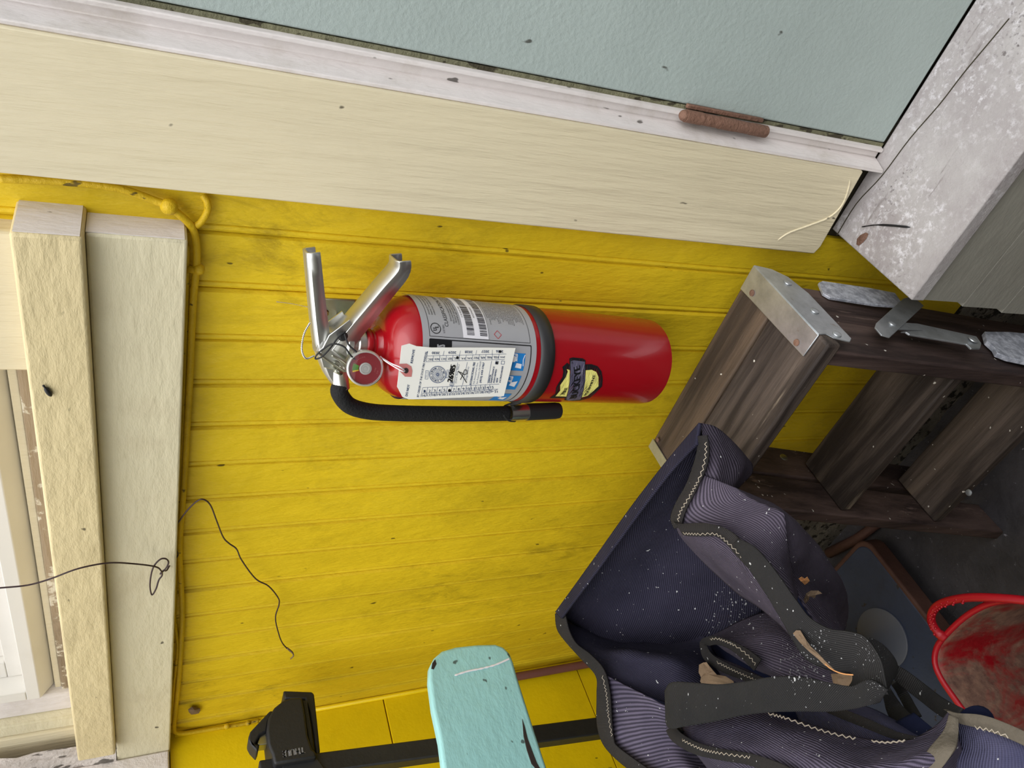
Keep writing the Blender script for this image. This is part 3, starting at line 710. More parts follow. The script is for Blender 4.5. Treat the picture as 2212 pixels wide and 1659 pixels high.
# levers: channel section swept along a line
def lever(pts, wt, wb, flange, th, name, curl=None):
    """pts in head frame (x, z); channel open on the lower side"""
    P_ = spline([(x, 0, z) for x, z in pts], 5); n = len(P_); vs = []; fs = []
    for i, p in enumerate(P_):
        t_ = nrm(P_[min(i + 1, n - 1)] - P_[max(i - 1, 0)]); nn = np.array([-t_[2], 0, t_[0]])
        f = i / (n - 1); w_ = wt + (wb - wt) * f; fl = flange * (1 - .35 * f)
        for y, k in ((-w_, -fl), (-w_, 0), (-w_ * .7, .0022), (w_ * .7, .0022), (w_, 0), (w_, -fl)):
            q = p + nn * k; vs.append(L(q[0], y, q[2]))
    for i in range(n - 1):
        for k in range(5): fs.append((i * 6 + k, i * 6 + k + 1, (i + 1) * 6 + k + 1, (i + 1) * 6 + k))
    b = MB(); b.add(vs, fs); return b.build(name, M['alum'], ex, smooth=True, solid=th, angle=50)
lever([(-.040, .130), (-.030, .138), (-.006, .150), (.016, .157), (.050, .166), (.090, .176)], .0110, .0085, .014, .0022, 'operating_lever')
lever([(-.004, .140), (.014, .130), (.040, .1145), (.066, .099), (.084, .088), (.094, .0885)], .0125, .0125, .017, .0022, 'carry_handle')
# lever bracket cheeks
for y in (-.0118, .0118):
    b = MB(); b.prism([(-.026, .128), (-.018, .116), (.004, .114), (.022, .122), (.030, .128), (.012, .146), (-.008, .152), (-.022, .146)], lambda p, t_: L(p[0], t_, p[1]), y - .0012, y + .0012); b.build('bracket_cheek', M['alum'], ex, bevel=.0006)
for x, z, r_ in ((-.018, .134, .0042), (.012, .131, .0032)):
    b = MB(); b.lathe([(r_, -.016), (r_, .014), (r_ * .8, .016)], L(x, 0, z), -YH, 16); b.build('rivet', M['zinc'], ex, smooth=True, angle=30)
# pull pin with ring
b = MB(); b.tube(spline([L(-.004, -.018, .156), L(-.010, -.019, .148), L(-.018, -.020, .134), L(-.022, -.020, .126), L(-.018, -.020, .122), L(-.012, -.020, .130), L(-.006, -.019, .142)], 5), .0013, 8); b.build('pull_pin', M['zinc'], ex, smooth=True)
b = MB(); b.tube([L(-.026, -.017, .128), L(-.022, -.019, .136)], .0024, 8); b.build('pin_end', M['zinc'], ex, smooth=True)
# black seal tie
tie = [(.020, -.020, .133), (.014, -.022, .140), (.004, -.024, .146), (-.006, -.024, .153), (-.010, -.021, .158), (-.004, -.022, .157), (.008, -.026, .147), (.008, -.030, .136), (.0, -.032, .128), (-.004, -.031, .122), (.002, -.030, .121), (.009, -.027, .130), (.018, -.021, .134)]
b = MB(); b.tube(spline([L(*q) for q in tie], 6), .0009, 6); b.build('seal_tie', M['rubber'], ex, smooth=True)
b = MB(); b.lathe([(.0045, -.002), (.0050, .001), (.0030, .003)], L(.014, -.018, .134), -YH, 16); b.build('seal_button', M['rubber'], ex, smooth=True, angle=30)
# beaded chain
b = MB(); chn = spline([L(-.010, -.014, .158), L(-.012, -.016, .166), L(-.002, -.018, .172), (L(.012, -.014, .171)), L(.022, -.010, .166)], 8)
for q in chn: b.ball(q, .0011, 4)
b.build('bead_chain', M['chrome'], ex, smooth=True)
b = MB(); chn = spline([P3(598, 652, -.006), P3(630, 656, -.012), P3(668, 664, -.03)], 12)
for q in chn: b.ball(q, .0006, 3)
b.build('bead_chain', M['thread'], ex, smooth=True)
b = MB(); chn = spline([P3(700, 690, -.05), P3(706, 705, -.055), P3(702, 715, -.06)], 7)
for q in chn: b.ball(q, .001, 4)
b.build('bead_chain', M['chrome'], ex, smooth=True)
# hose: fitting, curve, nozzle
fa = L(-.024, -.006, .128); fb = L(-.046, -.010, .122)
b = MB(); b.tube([L(-.018, -.004, .131), fa, (fa + fb) / 2, fb], [.0075, .0085, .0088, .0088], 24); b.build('hose_fitting', M['chrome'], ex, smooth=True, angle=40)
def Hh(u, v, off): # point in plane through the head axis at offset
    d = ray(u, v); P0 = P1 + YH * off; tt = ((P0 - C) @ YH) / (d @ YH); return C + d * tt
hp = [fb - (fb - fa) * .15, Hh(733, 848, -.012), Hh(755, 876, -.012), Hh(800, 889, -.012), Hh(870, 893, -.014), Hh(950, 894, -.015), Hh(1030, 894, -.016), Hh(1095, 893, -.016)]
b = MB(); b.tube(spline(hp, 8), .0088, 20); b.build('hose', M['hose'], ex, smooth=True)
na, nb, nc = Hh(1090, 893, -.016), Hh(1136, 890, -.016), Hh(1206, 887, -.016)
b = MB(); b.tube([na + (nb - na) * .2, nb], [.0096, .0098], 24); b.build('crimp_ring', M['chrome'], ex, smooth=True, angle=40)
b = MB(); b.tube([nb, nb + (nc - nb) * .9, nc], [.0102, .0102, .0096], 24); b.build('nozzle', M['rubber'], ex, smooth=True, angle=40)
k0 = Hh(1085, 875, -.010); k1 = Hh(1100, 908, -.018)
b = MB(); b.tube(spline([cyl(-50 * D2R, -.092, ER + .001), Hh(1092, 878, -.008), Hh(1086, 893, -.022), Hh(1098, 906, -.022), Hh(1112, 908, -.018)], 4), .0022, 8); b.build('hose_clip', M['rubber'], ex, smooth=True)
# wall bracket with screw
br = thing('wall_bracket', 'small zinc hanging bracket screwed to yellow boards behind the valve', 'bracket', P3(725, 675, 0))
q0, q1, q2, q3 = P3(692, 644, -.002), P3(760, 644, -.002), P3(766, 720, -.002), P3(697, 720, -.002)
b = MB(); xr_ = (q0[0] + q1[0]) / 2; xl_ = (q2[0] + q3[0]) / 2
b.box(xl_, xr_, -.0045, -.0015, q1[2] - .004, q0[2]); b.build('plate', M['zinc'], br, bevel=.001)
b = MB(); b.box(xl_ + .012, xr_ - .020, -.045, -.0045, q1[2] + .012, q1[2] + .015); b.build('hook', M['zinc'], br, bevel=.0008)
b = MB(); sc_ = P3(702, 676, -.005); b.lathe([(.0045, 0), (.0040, .0018), (.0008, .0022)], sc_, (0, -1, 0), 14); b.build('screw', M['brass'], br, smooth=True, angle=30)

# ------------------------------------------------------------------ inspection tag
def zt(x, y): return 820 + x / 5.53, 620 + y / 5.53          # points of the measured close view
TN = nrm(X0 * math.sin(.38) - Y0 * math.cos(.38) + AX * .05); TO = P1 + TN * (ER + .0040)
def tagp(x, y, h=0): u, v = zt(x, y); d = ray(u, v); tt = ((TO - C) @ TN) / (d @ TN); return C + d * tt + TN * h
c_tl, c_tr, c_br, c_bl = (210, 1190), (262, 690), (355, 675), (345, 1338)
poly = [(208, 1190), (262, 700), (355, 675), (440, 705), (620, 722), (1000, 722), (1300, 722), (1622, 728), (1555, 1020), (1482, 1302), (1200, 1312), (900, 1322), (600, 1335), (345, 1340), (270, 1310)]
tg = thing('inspection_tag', 'white fire inspection tag tied on a string in front of the red cylinder', 'tag', tagp(900, 1000))
b = MB(); b.prism(poly, lambda p, t_: tagp(p[0], p[1], t_), 0, .0004); sheet = b.build('sheet', M['paper'], tg)
b = MB(); put_poly(b, [(235, 915), (320, 912), (375, 945), (388, 1000), (378, 1070), (300, 1068), (245, 1010), (230, 975)], lambda x, y: tagp(x, y, .0007)); patch_ = b.build('reinforcing_patch', M['salmon'], tg)
b = MB(); put_poly(b, [(312 + 30 * math.cos(a / 16 * 2 * PI), 995 + 34 * math.sin(a / 16 * 2 * PI)) for a in range(16)], lambda x, y: tagp(x, y, .0009)); b.build('punched_hole', M['crackdark'], tg)
tl = lambda x, y: tagp(x, y, .0007)
def tline(mb, a, c_, wd=5): put_line(mb, [a, ((a[0] + c_[0]) / 2, (a[1] + c_[1]) / 2), c_], wd, tl)
def put_line(mb, pts, wd, fn, close=False):
    n = len(pts)
    for i in range(n if close else n - 1):
        a = np.array(pts[i], float); b_ = np.array(pts[(i + 1) % n], float); d = nrm(b_ - a); q = np.array([-d[1], d[0]]) * wd / 2
        put_poly(mb, [tuple(a - q), tuple(b_ - q), tuple(b_ + q), tuple(a + q)], fn)
def ttext(mb, s, cx, cy, w_, h_, deg, bold=0):                # zoom coordinates have y down
    fn = lambda x, y: tl(x, -y); put_text(mb, s, cx, -cy, w_, h_, fn, math.radians(deg), bold)
ink = MB()
ttext(ink, 'REMOVE', 392, 825, 165, 28, 80, 1.5); ttext(ink, 'DO NOT', 330, 1232, 140, 28, 78, 1.5)
ttext(ink, 'BY ORDER OF THE STATE FIRE MARSHAL', 503, 1038, 555, 24, 79.5, .8)
# grid of numbers along the lower edge
xs0 = [500, 560, 620, 680, 738, 795, 852, 908, 965, 1022, 1078, 1135, 1192, 1248, 1303, 1365]
for k in range(15):
    xc = (xs0[k] + xs0[k + 1]) / 2 + 4; yc = 1245 - k * 3.3
    if k != 5: ttext(ink, str(k + 1), xc, yc - 3, 22 if k < 9 else 38, 30, 0, 1)
for k in range(14):
    xc = (xs0[k] + xs0[k + 1]) / 2 - 8; yc = 1293 - k * 3.3; ttext(ink, str(k + 16), xc, yc, 40, 28, 0, 1)
ttext(ink, '30', 1325, 1238, 36, 26, 0, .8); ttext(ink, '31', 1388, 1248, 36, 26, 0, .8)
tline(ink, (505, 1268), (1310, 1222)); tline(ink, (512, 1200), (1425, 1158), 4); tline(ink, (1300, 1268), (1410, 1218), 4); tline(ink, (1300, 1268), (1310, 1220), 4); tline(ink, (1310, 1222), (1410, 1218), 4)
for k in range(15): tline(ink, (xs0[k] + 12, 1200 - k * 3), (xs0[k] - 14, 1312 - k * 3.2), 4)
# years and months on the upper edge, upside down in this view
for k, s_ in enumerate(('2030', '2029', '2028', '2027')): ttext(ink, s_, 668 + k * 197, 786 - k * 6, 92, 30, 178, 1.5)
ttext(ink, '2026', 1430, 768, 84, 30, 178, 1.5)
for k in range(5): tline(ink, (572 + 195 * k - (8 if k > 3 else 0), 765 - 4 * k), (568 + 195 * k - 8, 820 - 5 * k), 4)
tline(ink, (565, 822), (1510, 798), 4); tline(ink, (558, 890), (1490, 862), 4); tline(ink, (568, 765), (552, 895), 4)
mn = ['DEC.', 'NOV.', 'OCT.', 'SEP.', 'AUG.', 'JUL.', 'JUN.', 'MAY', 'APR.', 'MAR.', 'FEB.', 'JAN.']
for k, s_ in enumerate(mn):
    x = 600 + k * 78.5; ttext(ink, s_, x, 862 - k * 2.6, 60, 26, 178, .8)
    if k: tline(ink, (x - 40, 818 - k * 2), (x - 46, 886 - k * 2.4), 4)
# seal
cxs, cys = 690, 1043
for r_, wd in ((100, 5), (93, 3), (62, 3), (56, 3)):
    put_line(ink, [(cxs + r_ * math.cos(a / 36 * 2 * PI), cys + r_ * math.sin(a / 36 * 2 * PI)) for a in range(36)], wd, tl, True)
for k in range(16):
    a = k / 16 * 2 * PI; put_line(ink, [(cxs + 6 * math.cos(a), cys + 6 * math.sin(a)), (cxs + 48 * math.cos(a), cys + 48 * math.sin(a)), (cxs + 42 * math.cos(a + .16), cys + 42 * math.sin(a + .16))], 4, tl)
st = 'CALIFORNIA STATE FIRE MARSHAL REGISTERED '
for k, ch in enumerate(st):
    if ch == ' ': continue
    a = k / len(st) * 2 * PI; ttext(ink, ch, cxs + 77 * math.cos(a - PI), cys + 77 * math.sin(a - PI), 10, 17, -math.degrees(a - PI) - 90, .6)
put_line(ink, [(548, 995), (580, 997), (572, 1098), (538, 1096)], 4, tl, True); ttext(ink, 'Type 163', 558, 1046, 80, 13, 82)
put_line(ink, [(800, 990), (830, 992), (822, 1085), (790, 1083)], 4, tl, True); ttext(ink, 'LICENSE', 812, 1038, 78, 13, 82)
ttext(ink, 'EE', 855, 1150, 56, 38, 82); tline(ink, (878, 1185), (930, 900), 4); ttext(ink, '(Cert. Reg. No.)', 925, 1035, 225, 25, 80); tline(ink, (985, 1172), (1045, 895), 4); ttext(ink, '(Signature)', 1045, 1030, 160, 25, 80)
ttext(ink, 'INTERNATIONAL FIRE', 1105, 1030, 275, 25, 80, 1.2); ttext(ink, '765 Pennsylvania Ave.', 1145, 1030, 265, 22, 80); ttext(ink, 'San Francisco, CA 94107', 1182, 1020, 275, 22, 80); ttext(ink, '(415) 643-1767', 1222, 1020, 245, 30, 80, 2)
tline(ink, (1285, 1150), (1335, 880), 4)
ttext(ink, 'ANNUAL', 1310, 1093, 105, 20, 80, 1.2); ttext(ink, 'MAINTENANCE', 1345, 1045, 200, 20, 80, 1.2); ttext(ink, 'PERFORMED', 1375, 1060, 165, 20, 80, 1.2)
ttext(ink, 'NEW', 1400, 1110, 55, 20, 80, 1.2); ttext(ink, 'EXTINGUISHER', 1450, 1040, 200, 20, 80, 1.2)
put_line(ink, [(1385, 880), (1418, 886), (1408, 922), (1376, 918)], 5, tl, True); put_line(ink, [(1452, 880), (1490, 884), (1484, 922), (1446, 918)], 5, tl, True)
ink.build('printing', M['ink'], sheet)
hand = MB(); tl = lambda x, y: tagp(x, y, .0010)
ttext(hand, '26985', 855, 1030, 205, 62, 78, 6)
put_line(hand, [(935, 1000), (985, 1060), (1035, 1140)], 9, tl); put_line(hand, [(960, 1105), (990, 1040), (1010, 985), (1035, 990), (1040, 1030), (1010, 1045), (970, 1020), (940, 1010)], 8, tl)
for x, y, r_ in ((830, 1232, 18), (925, 840, 17), (1435, 768, 17), (1395, 903, 16)): put_poly(hand, [(x + r_ * math.cos(a), y + r_ * math.sin(a)) for a in np.linspace(0, 2 * PI, 12)[:-1]], tl)
stuff(hand.build('handwriting', M['black_ink'], sheet))
b = MB(); sA = gpos + XH * .004 - AX * .016
st_pts = [aty(822, 770, gpos[1] + .012), aty(835, 782, -.135), tagp(235, 980, .004), tagp(290, 1000, .002), tagp(305, 985, -.002)]
b.tube(spline(st_pts, 6), .0006, 6); b.tube(spline([aty(824, 772, gpos[1] + .012), aty(845, 785, -.138), tagp(225, 940, .004), tagp(290, 985, .001)], 6), .0006, 6)
b.build('string', M['white'], tg, smooth=True)

# ------------------------------------------------------------------ wooden stepladder
ld = thing('stepladder', 'short weathered wooden stepladder with galvanised corner bracket leaning on the yellow wall', 'ladder', (-.60, -.13, -1.42))
def xr(z): return -.386 + (z + .67) * .075
def xl(z): return -.668 + (z + .67) * .195
def lrail(xf, y0, y1, za, zb_, wd, name, mat, lean=.0, par=ld):
    b = MB(); p = []
    for z in (za, zb_):
        dy = (z + .67) * lean; x = xf(z); p += [(x, y0 + dy, z), (x + wd, y0 + dy, z), (x + wd, y1 + dy, z), (x, y1 + dy, z)]
    b.hexa(p); return b.build(name, mat, par, bevel=.0025)
lrail(lambda z: xr(z) - .021, -.208, -.142, -.691, -1.42, .021, 'front_leg', M['wood_z'], .02)
lrail(lambda z: xl(z), -.208, -.142, -.691, -1.42, .021, 'front_leg', M['wood_z'], .02)
lrail(lambda z: xr(z) - .019, -.1395, -.070, -.691, -1.42, .017, 'rear_leg', M['wood_z'], .01)
lrail(lambda z: xl(z) + .002, -.1405, -.078, -.691, -1.42, .017, 'rear_leg', M['wood_z'], -.01)
b = MB(); b.box(-.692, -.3756, -.1215, -.060, -.691, -.670); b.build('top_board', M['wood_cap'], ld, bevel=.0025)
b = MB(); b.box(-.690, -.3752, -.214, -.1235, -.6915, -.6705); b.build('top_board', M['wood_x'], ld, bevel=.003)
def step(z, y0, y1, th, x0o=0, x1o=0):
    b = MB(); x0 = xl(z) + .0215; x1 = xr(z) - .0215
    b.box(x0, x1, y0, y1, z - th, z); return b.build('step', M['wood_x'], ld, bevel=.0025)
step(-.945, -.205, -.108, .020); step(-1.195, -.212, -.118, .022)
def nail(p, ax, r=.0042, mat='galv'): b = MB(); b.lathe([(r, 0), (r * .95, .0012), (r * .5, .002), (.0003, .0022)], p, ax, 14); return b.build('nail', M[mat], ld, smooth=True, angle=40)
# galvanised brackets, folded
b = MB(); b.prism([(-.409, -.062), (-.406, -.197), (-.3738, -.198), (-.3738, -.062)], lambda p, t_: (p[0], p[1], t_), -.6690, -.6672); bk = b.build('bracket', M['galv'], ld, bevel=.0008)
b = MB(); b.prism([(-.062, -.668), (-.068, -.692), (-.083, -.708), (-.116, -.716), (-.203, -.714), (-.209, -.706), (-.203, -.686), (-.196, -.680), (-.197, -.668)], lambda p, t_: (t_, p[0], p[1]), -.3748, -.3732); b.build('side_plate', M['galv'], bk, bevel=.0008)
for u, v in ((1702, 611), (1760, 672), (1808, 722)): nail(atx(u, v, -.373), (1, 0, 0), .0055)
for u, v in ((1625, 633), (1721, 740)): nail(atz(u, v, -.667), (0, 0, 1), .0042, 'rust')
b = MB(); b.prism([(-.697, -.060), (-.697, -.214), (-.680, -.214), (-.680, -.060)], lambda p, t_: (p[0], p[1], t_), -.6690, -.6672); b.build('bracket', M['galv'], ld, bevel=.0008)
nail(atz(1421, 950, -.667), (0, 0, 1), .0036, 'rust')
XS = -.3795
def plate(pts, xa, xb, mat, name, par=ld, bevel=.0006):
    q = [atx(u, v, xb) for u, v in pts]; b = MB(); b.prism([(p[1], p[2]) for p in q], lambda p, t_: (t_, p[0], p[1]), xa, xb); return b.build(name, M[mat], par, bevel=bevel)
def zz(pts): return [(1600 + x / 3.614, 570 + y / 3.614) for x, y in pts]
plate(zz([(1420, 520), (1225, 505), (1240, 455), (1380, 465), (1840, 565), (1880, 620), (1870, 660), (1800, 660), (1765, 625), (1320, 550), (1290, 530), (1255, 528)]), XS - .004, XS - .0015, 'galv', 'spreader_bar')
plate(zz([(1048, 495), (1060, 460), (1270, 270), (1345, 250), (1430, 325), (1165, 572), (1100, 555)]), XS - .001, XS + .001, 'galv', 'spreader_bar')
nail(atx(1600 + 1185 / 3.614, 570 + 468 / 3.614, XS + .001), (1, 0, 0), .0050); nail(atx(1600 + 1815 / 3.614, 570 + 592 / 3.614, XS), (1, 0, 0), .0065)
t = NT('scratched_silver_foil'); M['foil'] = t.fin(t.mix(t.ramp(t.noise(t.pos, 90, 6, .7), .4, .62), srgb(160, 164, 176), srgb(225, 228, 238)), .45, .35, t.bump(t.noise(t.pos, 120, 6), .5, .001))
plate(zz([(610, 145), (640, 132), (1000, 185), (1205, 225), (1258, 300), (1245, 330), (1060, 318), (700, 262), (645, 230)]), xr(-.75) - .003, xr(-.75) + .0008, 'foil', 'foil_sticker')
plate(zz([(1905, 528), (2100, 530), (2420, 560), (2420, 800), (2090, 730), (2005, 695), (1985, 655), (1925, 600)]), xr(-.95) - .004, xr(-.95) + .003, 'foil', 'foil_sticker')
nail(atz(2093, 1064, -1.195), (0, 0, 1), .0055)
nail(atx(1693, 988, -.64), (1, 0, 0), .006, 'zinc')

# ------------------------------------------------------------------ dark blue seat under the bag
ZB = -1.34
A1, A2 = atz(1880, 1160, ZB), atz(2020, 1400, ZB)
SX = (A1[0] + A2[0]) / 2; SY = A1[1] + .008
st = thing('low_seat', 'low dark blue wooden seat with worn brown edge underneath the canvas bag', 'seat', (SX - .2, SY - .22, -1.42))
def rounded(x0, x1, y0, y1, r, n=6):
    out = []
    for cx_, cy_, a0 in ((x1 - r, y1 - r, 0), (x0 + r, y1 - r, PI / 2), (x0 + r, y0 + r, PI), (x1 - r, y0 + r, 1.5 * PI)):
        for k in range(n + 1): a = a0 + k / n * PI / 2; out.append((cx_ + r * math.cos(a), cy_ + r * math.sin(a)))
    return out
b = MB(); b.prism(rounded(SX - .29, SX + .008, SY - .56, SY + .006, .030), lambda p, t_: (p[0], p[1], t_), ZB - .045, ZB - .0015); b.build('edge_frame', M['brown_edge'], st, bevel=.004, seg=3)
b = MB(); b.prism(rounded(SX - .282, SX + .000, SY - .55, SY - .004, .026), lambda p, t_: (p[0], p[1], t_), ZB - .02, ZB); b.build('seat_panel', M['seat_blue'], st, bevel=.002)
for x in (SX - .25, SX - .10):
    for y in (SY - .50, SY - .10):
        b = MB(); b.box(x - .016, x + .016, y - .016, y + .016, -1.42, ZB - .0455); b.build('leg', M['brown_edge'], st, bevel=.002)
dc = atz(1905, 1378, ZB + .003)
b = MB(); b.lathe([(.0005, 0), (.058, 0), (.0588, .001), (.0588, .004), (.057, .005), (.0005, .0052)], (dc[0], dc[1], ZB + .0005), (0, 0, 1), 40)
tag(b.build('round_lid', M['disc'], smooth=True, angle=30), 'round translucent grey disc lying on the dark blue seat beside the bag strap', 'lid')

# ------------------------------------------------------------------ muddy red tub
ZT = -1.10
rim_px = [(2212, 1297), (2170, 1300), (2130, 1309), (2085, 1335), (2045, 1373), (2026, 1400), (2022, 1432), (2035, 1466), (2062, 1506), (2100, 1556), (2160, 1620), (2212, 1664)]
rim = [atz(u, v, ZT) for u, v in rim_px]
cA, cB = rim[0], rim[-1]; cm = (cA + cB) / 2; half = np.linalg.norm(cA - cB) / 2
ex_ = nrm(cA - cB); ey_ = np.array([ex_[1], -ex_[0], 0]);
if ey_ @ (rim[6] - cm) > 0: ey_ = -ey_
far = [cm + ex_ * half * 1.0 * math.cos(a) * (1 + .12 * math.sin(a)) + ey_ * half * 1.35 * math.sin(a) for a in np.linspace(PI, 0, 15)[1:-1]]
ring = rim + [np.array(p) for p in far]
ring = [np.array(q) for q in spline(ring + [ring[0]], 3)[:-1]]
ctr = sum(ring) / len(ring); NR = len(ring)
tb = thing('red_tub', 'muddy red flexible tub with moulded loop handle on the dark floor', 'tub', (ctr[0], ctr[1], -1.42))
def ringat(s, z): return [tuple((ctr + (p - ctr) * s)[:2]) + (z,) for p in ring]
levels = [(1.0, ZT), (.985, ZT - .015), (.93, ZT - .10), (.86, ZT - .20), (.80, ZT - .28), (.76, -1.405), (.55, -1.413), (.02, -1.414)]
vs = []; fs = []
for s_, z in levels: vs += ringat(s_, z)
for i in range(len(levels) - 1):
    for k in range(NR): fs.append((i * NR + k, i * NR + (k + 1) % NR, (i + 1) * NR + (k + 1) % NR, (i + 1) * NR + k))
b = MB(); b.add(vs, fs); b.build('body', M['tub'], tb, smooth=True, solid=.004)
b = MB(); b.tube(ringat(1.012, ZT), .0045, 10, close=True); b.build('rim', M['tub_red'], tb, smooth=True)
hpx = [(2040, 1378), (2026, 1366), (2013, 1345), (2013, 1325), (2026, 1308), (2050, 1298), (2090, 1291), (2140, 1291), (2212, 1297), (2290, 1312)]
hz = [ZT + .002, ZT + .008, ZT + .014, ZT + .018, ZT + .02, ZT + .022, ZT + .022, ZT + .02, ZT + .012, ZT + .002]
hpth = spline([atz(u, v, z) for (u, v), z in zip(hpx, hz)], 6)
b = MB(); b.tube(hpth, [.0075] * 6 + [.0062] * (len(hpth) - 6), 12); hd = b.build('handle', M['tub_red'], tb, smooth=True)
b = MB()
for k in range(8, 38, 1):
    p = hpth[k % len(hpth)]; 
    if k < 36: b.ball(p + np.array([.0045 * math.sin(k * 2.1), -.004 + .003 * math.cos(k * 2.1), .0045]), .0022, 4)
stuff(b.build('grip_bumps', M['tub_red'], hd, smooth=True))

# ------------------------------------------------------------------ roof bar leaning by the side wall, with its foot
XB = -1.30
def bx(u, v): return atx(u, v, XB)
rb = thing('roof_bar', 'black square roof bar with clamp foot leaning by the yellow side wall', 'roof bar', bx(1320, 1560) * [1, 1, 0] + np.array([0, 0, -1.42]))
t0, t1 = bx(560, 1672), bx(1290, 1574)
dd = (t1 - t0) / (t1[2] - t0[2]); bot = t0 + dd * (-1.415 - t0[2])
b = MB(); wv = .016
top = t0
b.hexa([(XB - .014, bot[1] - wv, bot[2]), (XB + .014, bot[1] - wv, bot[2]), (XB + .014, bot[1] + wv, bot[2]), (XB - .014, bot[1] + wv, bot[2]),
        (XB - .014, top[1] - wv, top[2]), (XB + .014, top[1] - wv, top[2]), (XB + .014, top[1] + wv, top[2]), (XB - .014, top[1] + wv, top[2])])
b.build('bar', M['bar'], rb, bevel=.003, seg=3)
def zq(pts): return [(500 + x / 2.6976, 1350 + y / 2.6976) for x, y in pts]
def bplate(pts, x0, x1, mat, name, par, bevel=.003, seg=3):
    q = [atx(u, v, x1) for u, v in zq(pts)]; b = MB(); b.prism([(p[1], p[2]) for p in q], lambda p, t_: (t_, p[0], p[1]), x0, x1); return b.build(name, M[mat], par, bevel=bevel, seg=seg)
ft = bplate([(205, 610), (215, 540), (250, 480), (300, 440), (350, 422), (412, 420), (430, 520), (445, 640), (470, 720), (492, 735), (496, 772), (250, 812), (240, 760), (215, 700)], XB - .028, XB + .030, 'plastic', 'foot_cover', rb, .006)
bplate([(100, 650), (110, 620), (180, 545), (225, 498), (245, 500), (215, 560), (205, 620), (165, 640), (135, 690), (165, 700), (150, 738), (115, 700), (98, 670)], XB - .018, XB + .018, 'plastic', 'clamp_lever', rb, .004)
bplate([(150, 690), (165, 650), (205, 625), (222, 690), (200, 695), (160, 700)], XB - .012, XB + .010, 'zinc', 'clamp_hook', rb, .001)
bplate([(302, 382), (468, 388), (482, 400), (500, 560), (518, 740), (505, 765), (492, 750), (478, 640), (455, 500), (430, 430), (310, 430)], XB - .03, XB + .012, 'plastic', 'rubber_pad', rb, .003)
bplate([(415, 440), (440, 440), (465, 600), (480, 730), (465, 725), (445, 640), (430, 540)], XB - .02, XB + .020, 'rubber', 'inner_jaw', rb, .001)
bplate([(298, 805), (500, 778), (560, 860), (300, 900)], XB - .02, XB + .0165, 'rubber', 'bar_sleeve', rb, .001)
b = MB()
pA, pB = [atx(u, v, XB + .0312) for u, v in zq([(425, 728), (300, 752)])]
dv_ = nrm(pB - pA); un = np.cross(dv_, (1, 0, 0)); un = -un if un[2] < 0 else un
ctx = (pA + pB) / 2
upq = atx(*zq([(365, 790)])[0], XB + .0312) - ctx; upv = nrm(upq - dv_ * (upq @ dv_))
put_text(b, 'THULE', 0, 0, np.linalg.norm(pB - pA), .0098, lambda x, y: ctx + dv_ * x + upv * (y), 0, .0003)
b.build('lettering', M['white'], ft)

# maroon pipe in the corner behind
b = MB(); b.tube([(XC + .020, -.020, -.60), (XC + .018, -.022, -1.42)], .0085, 14)
pp = b.build('corner_pipe', M['pipe'], smooth=True, angle=40); tag(pp, 'maroon painted pipe standing in the wall corner behind the light blue board', 'pipe')

# light blue board (rail of a chair that stands to the left, its posts outside the picture)
XP = -1.0
chb = thing('painted_chair', 'light blue painted wooden rail with rounded end and dark slit beside the black bar', 'chair', (XP - .2, -.62, -1.42))
pp_ = [(960, 1680), (950, 1600), (935, 1530), (927, 1470), (928, 1440), (938, 1420), (955, 1405), (985, 1396), (1030, 1391), (1070, 1390), (1088, 1396), (1102, 1410), (1110, 1430), (1118, 1460), (1150, 1560), (1176, 1640), (1190, 1690)]
q = [atx(u, v, XP + .009) for u, v in pp_]
prf = [(p[1], p[2]) for p in q]; zt_, zb2 = q[0][2], q[-1][2]
prf = prf[:-1] + [(-1.16, zb2), (-1.16, zt_)] + prf[0:0]
b = MB(); b.prism(prf, lambda p, t_: (t_, p[0], p[1]), XP - .009, XP + .009); rail = b.build('back_rail', M['board_blue'], chb, bevel=.005, seg=4)
sl_ = [(1128, 1552), (1134, 1570), (1140, 1595), (1150, 1622), (1160, 1648), (1168, 1662), (1160, 1664), (1148, 1650), (1138, 1620), (1131, 1590)]
q = [atx(u, v, XP + .0095) for u, v in sl_]; b = MB(); b.prism([(p[1], p[2]) for p in q], lambda p, t_: (t_, p[0], p[1]), XP + .006, XP + .0098); b.build('dark_slit', M['crackdark'], rail, bevel=.0006)
q = [atx(u, v, XP + .0095) for u, v in [(934, 1432), (940, 1424), (943, 1434), (937, 1446), (932, 1444)]]; b = MB(); b.prism([(p[1], p[2]) for p in q], lambda p, t_: (t_, p[0], p[1]), XP + .007, XP + .0094); b.build('paint_chip', M['crackdark'], rail)
for y in (-.72, -1.10):
    b = MB(); b.box(XP - .040, XP - .010, y - .018, y + .018, -1.42, zt_ - .02); b.build('back_post', M['board_blue'], chb, bevel=.004)
    b = MB(); b.box(XP - .42, XP - .39, y - .018, y + .018, -1.42, -1.0); b.build('front_leg', M['board_blue'], chb, bevel=.004)
b = MB(); b.box(XP - .43, XP - .041, -1.13, -.69, -.999, -.975); b.build('seat', M['board_blue'], chb, bevel=.005)

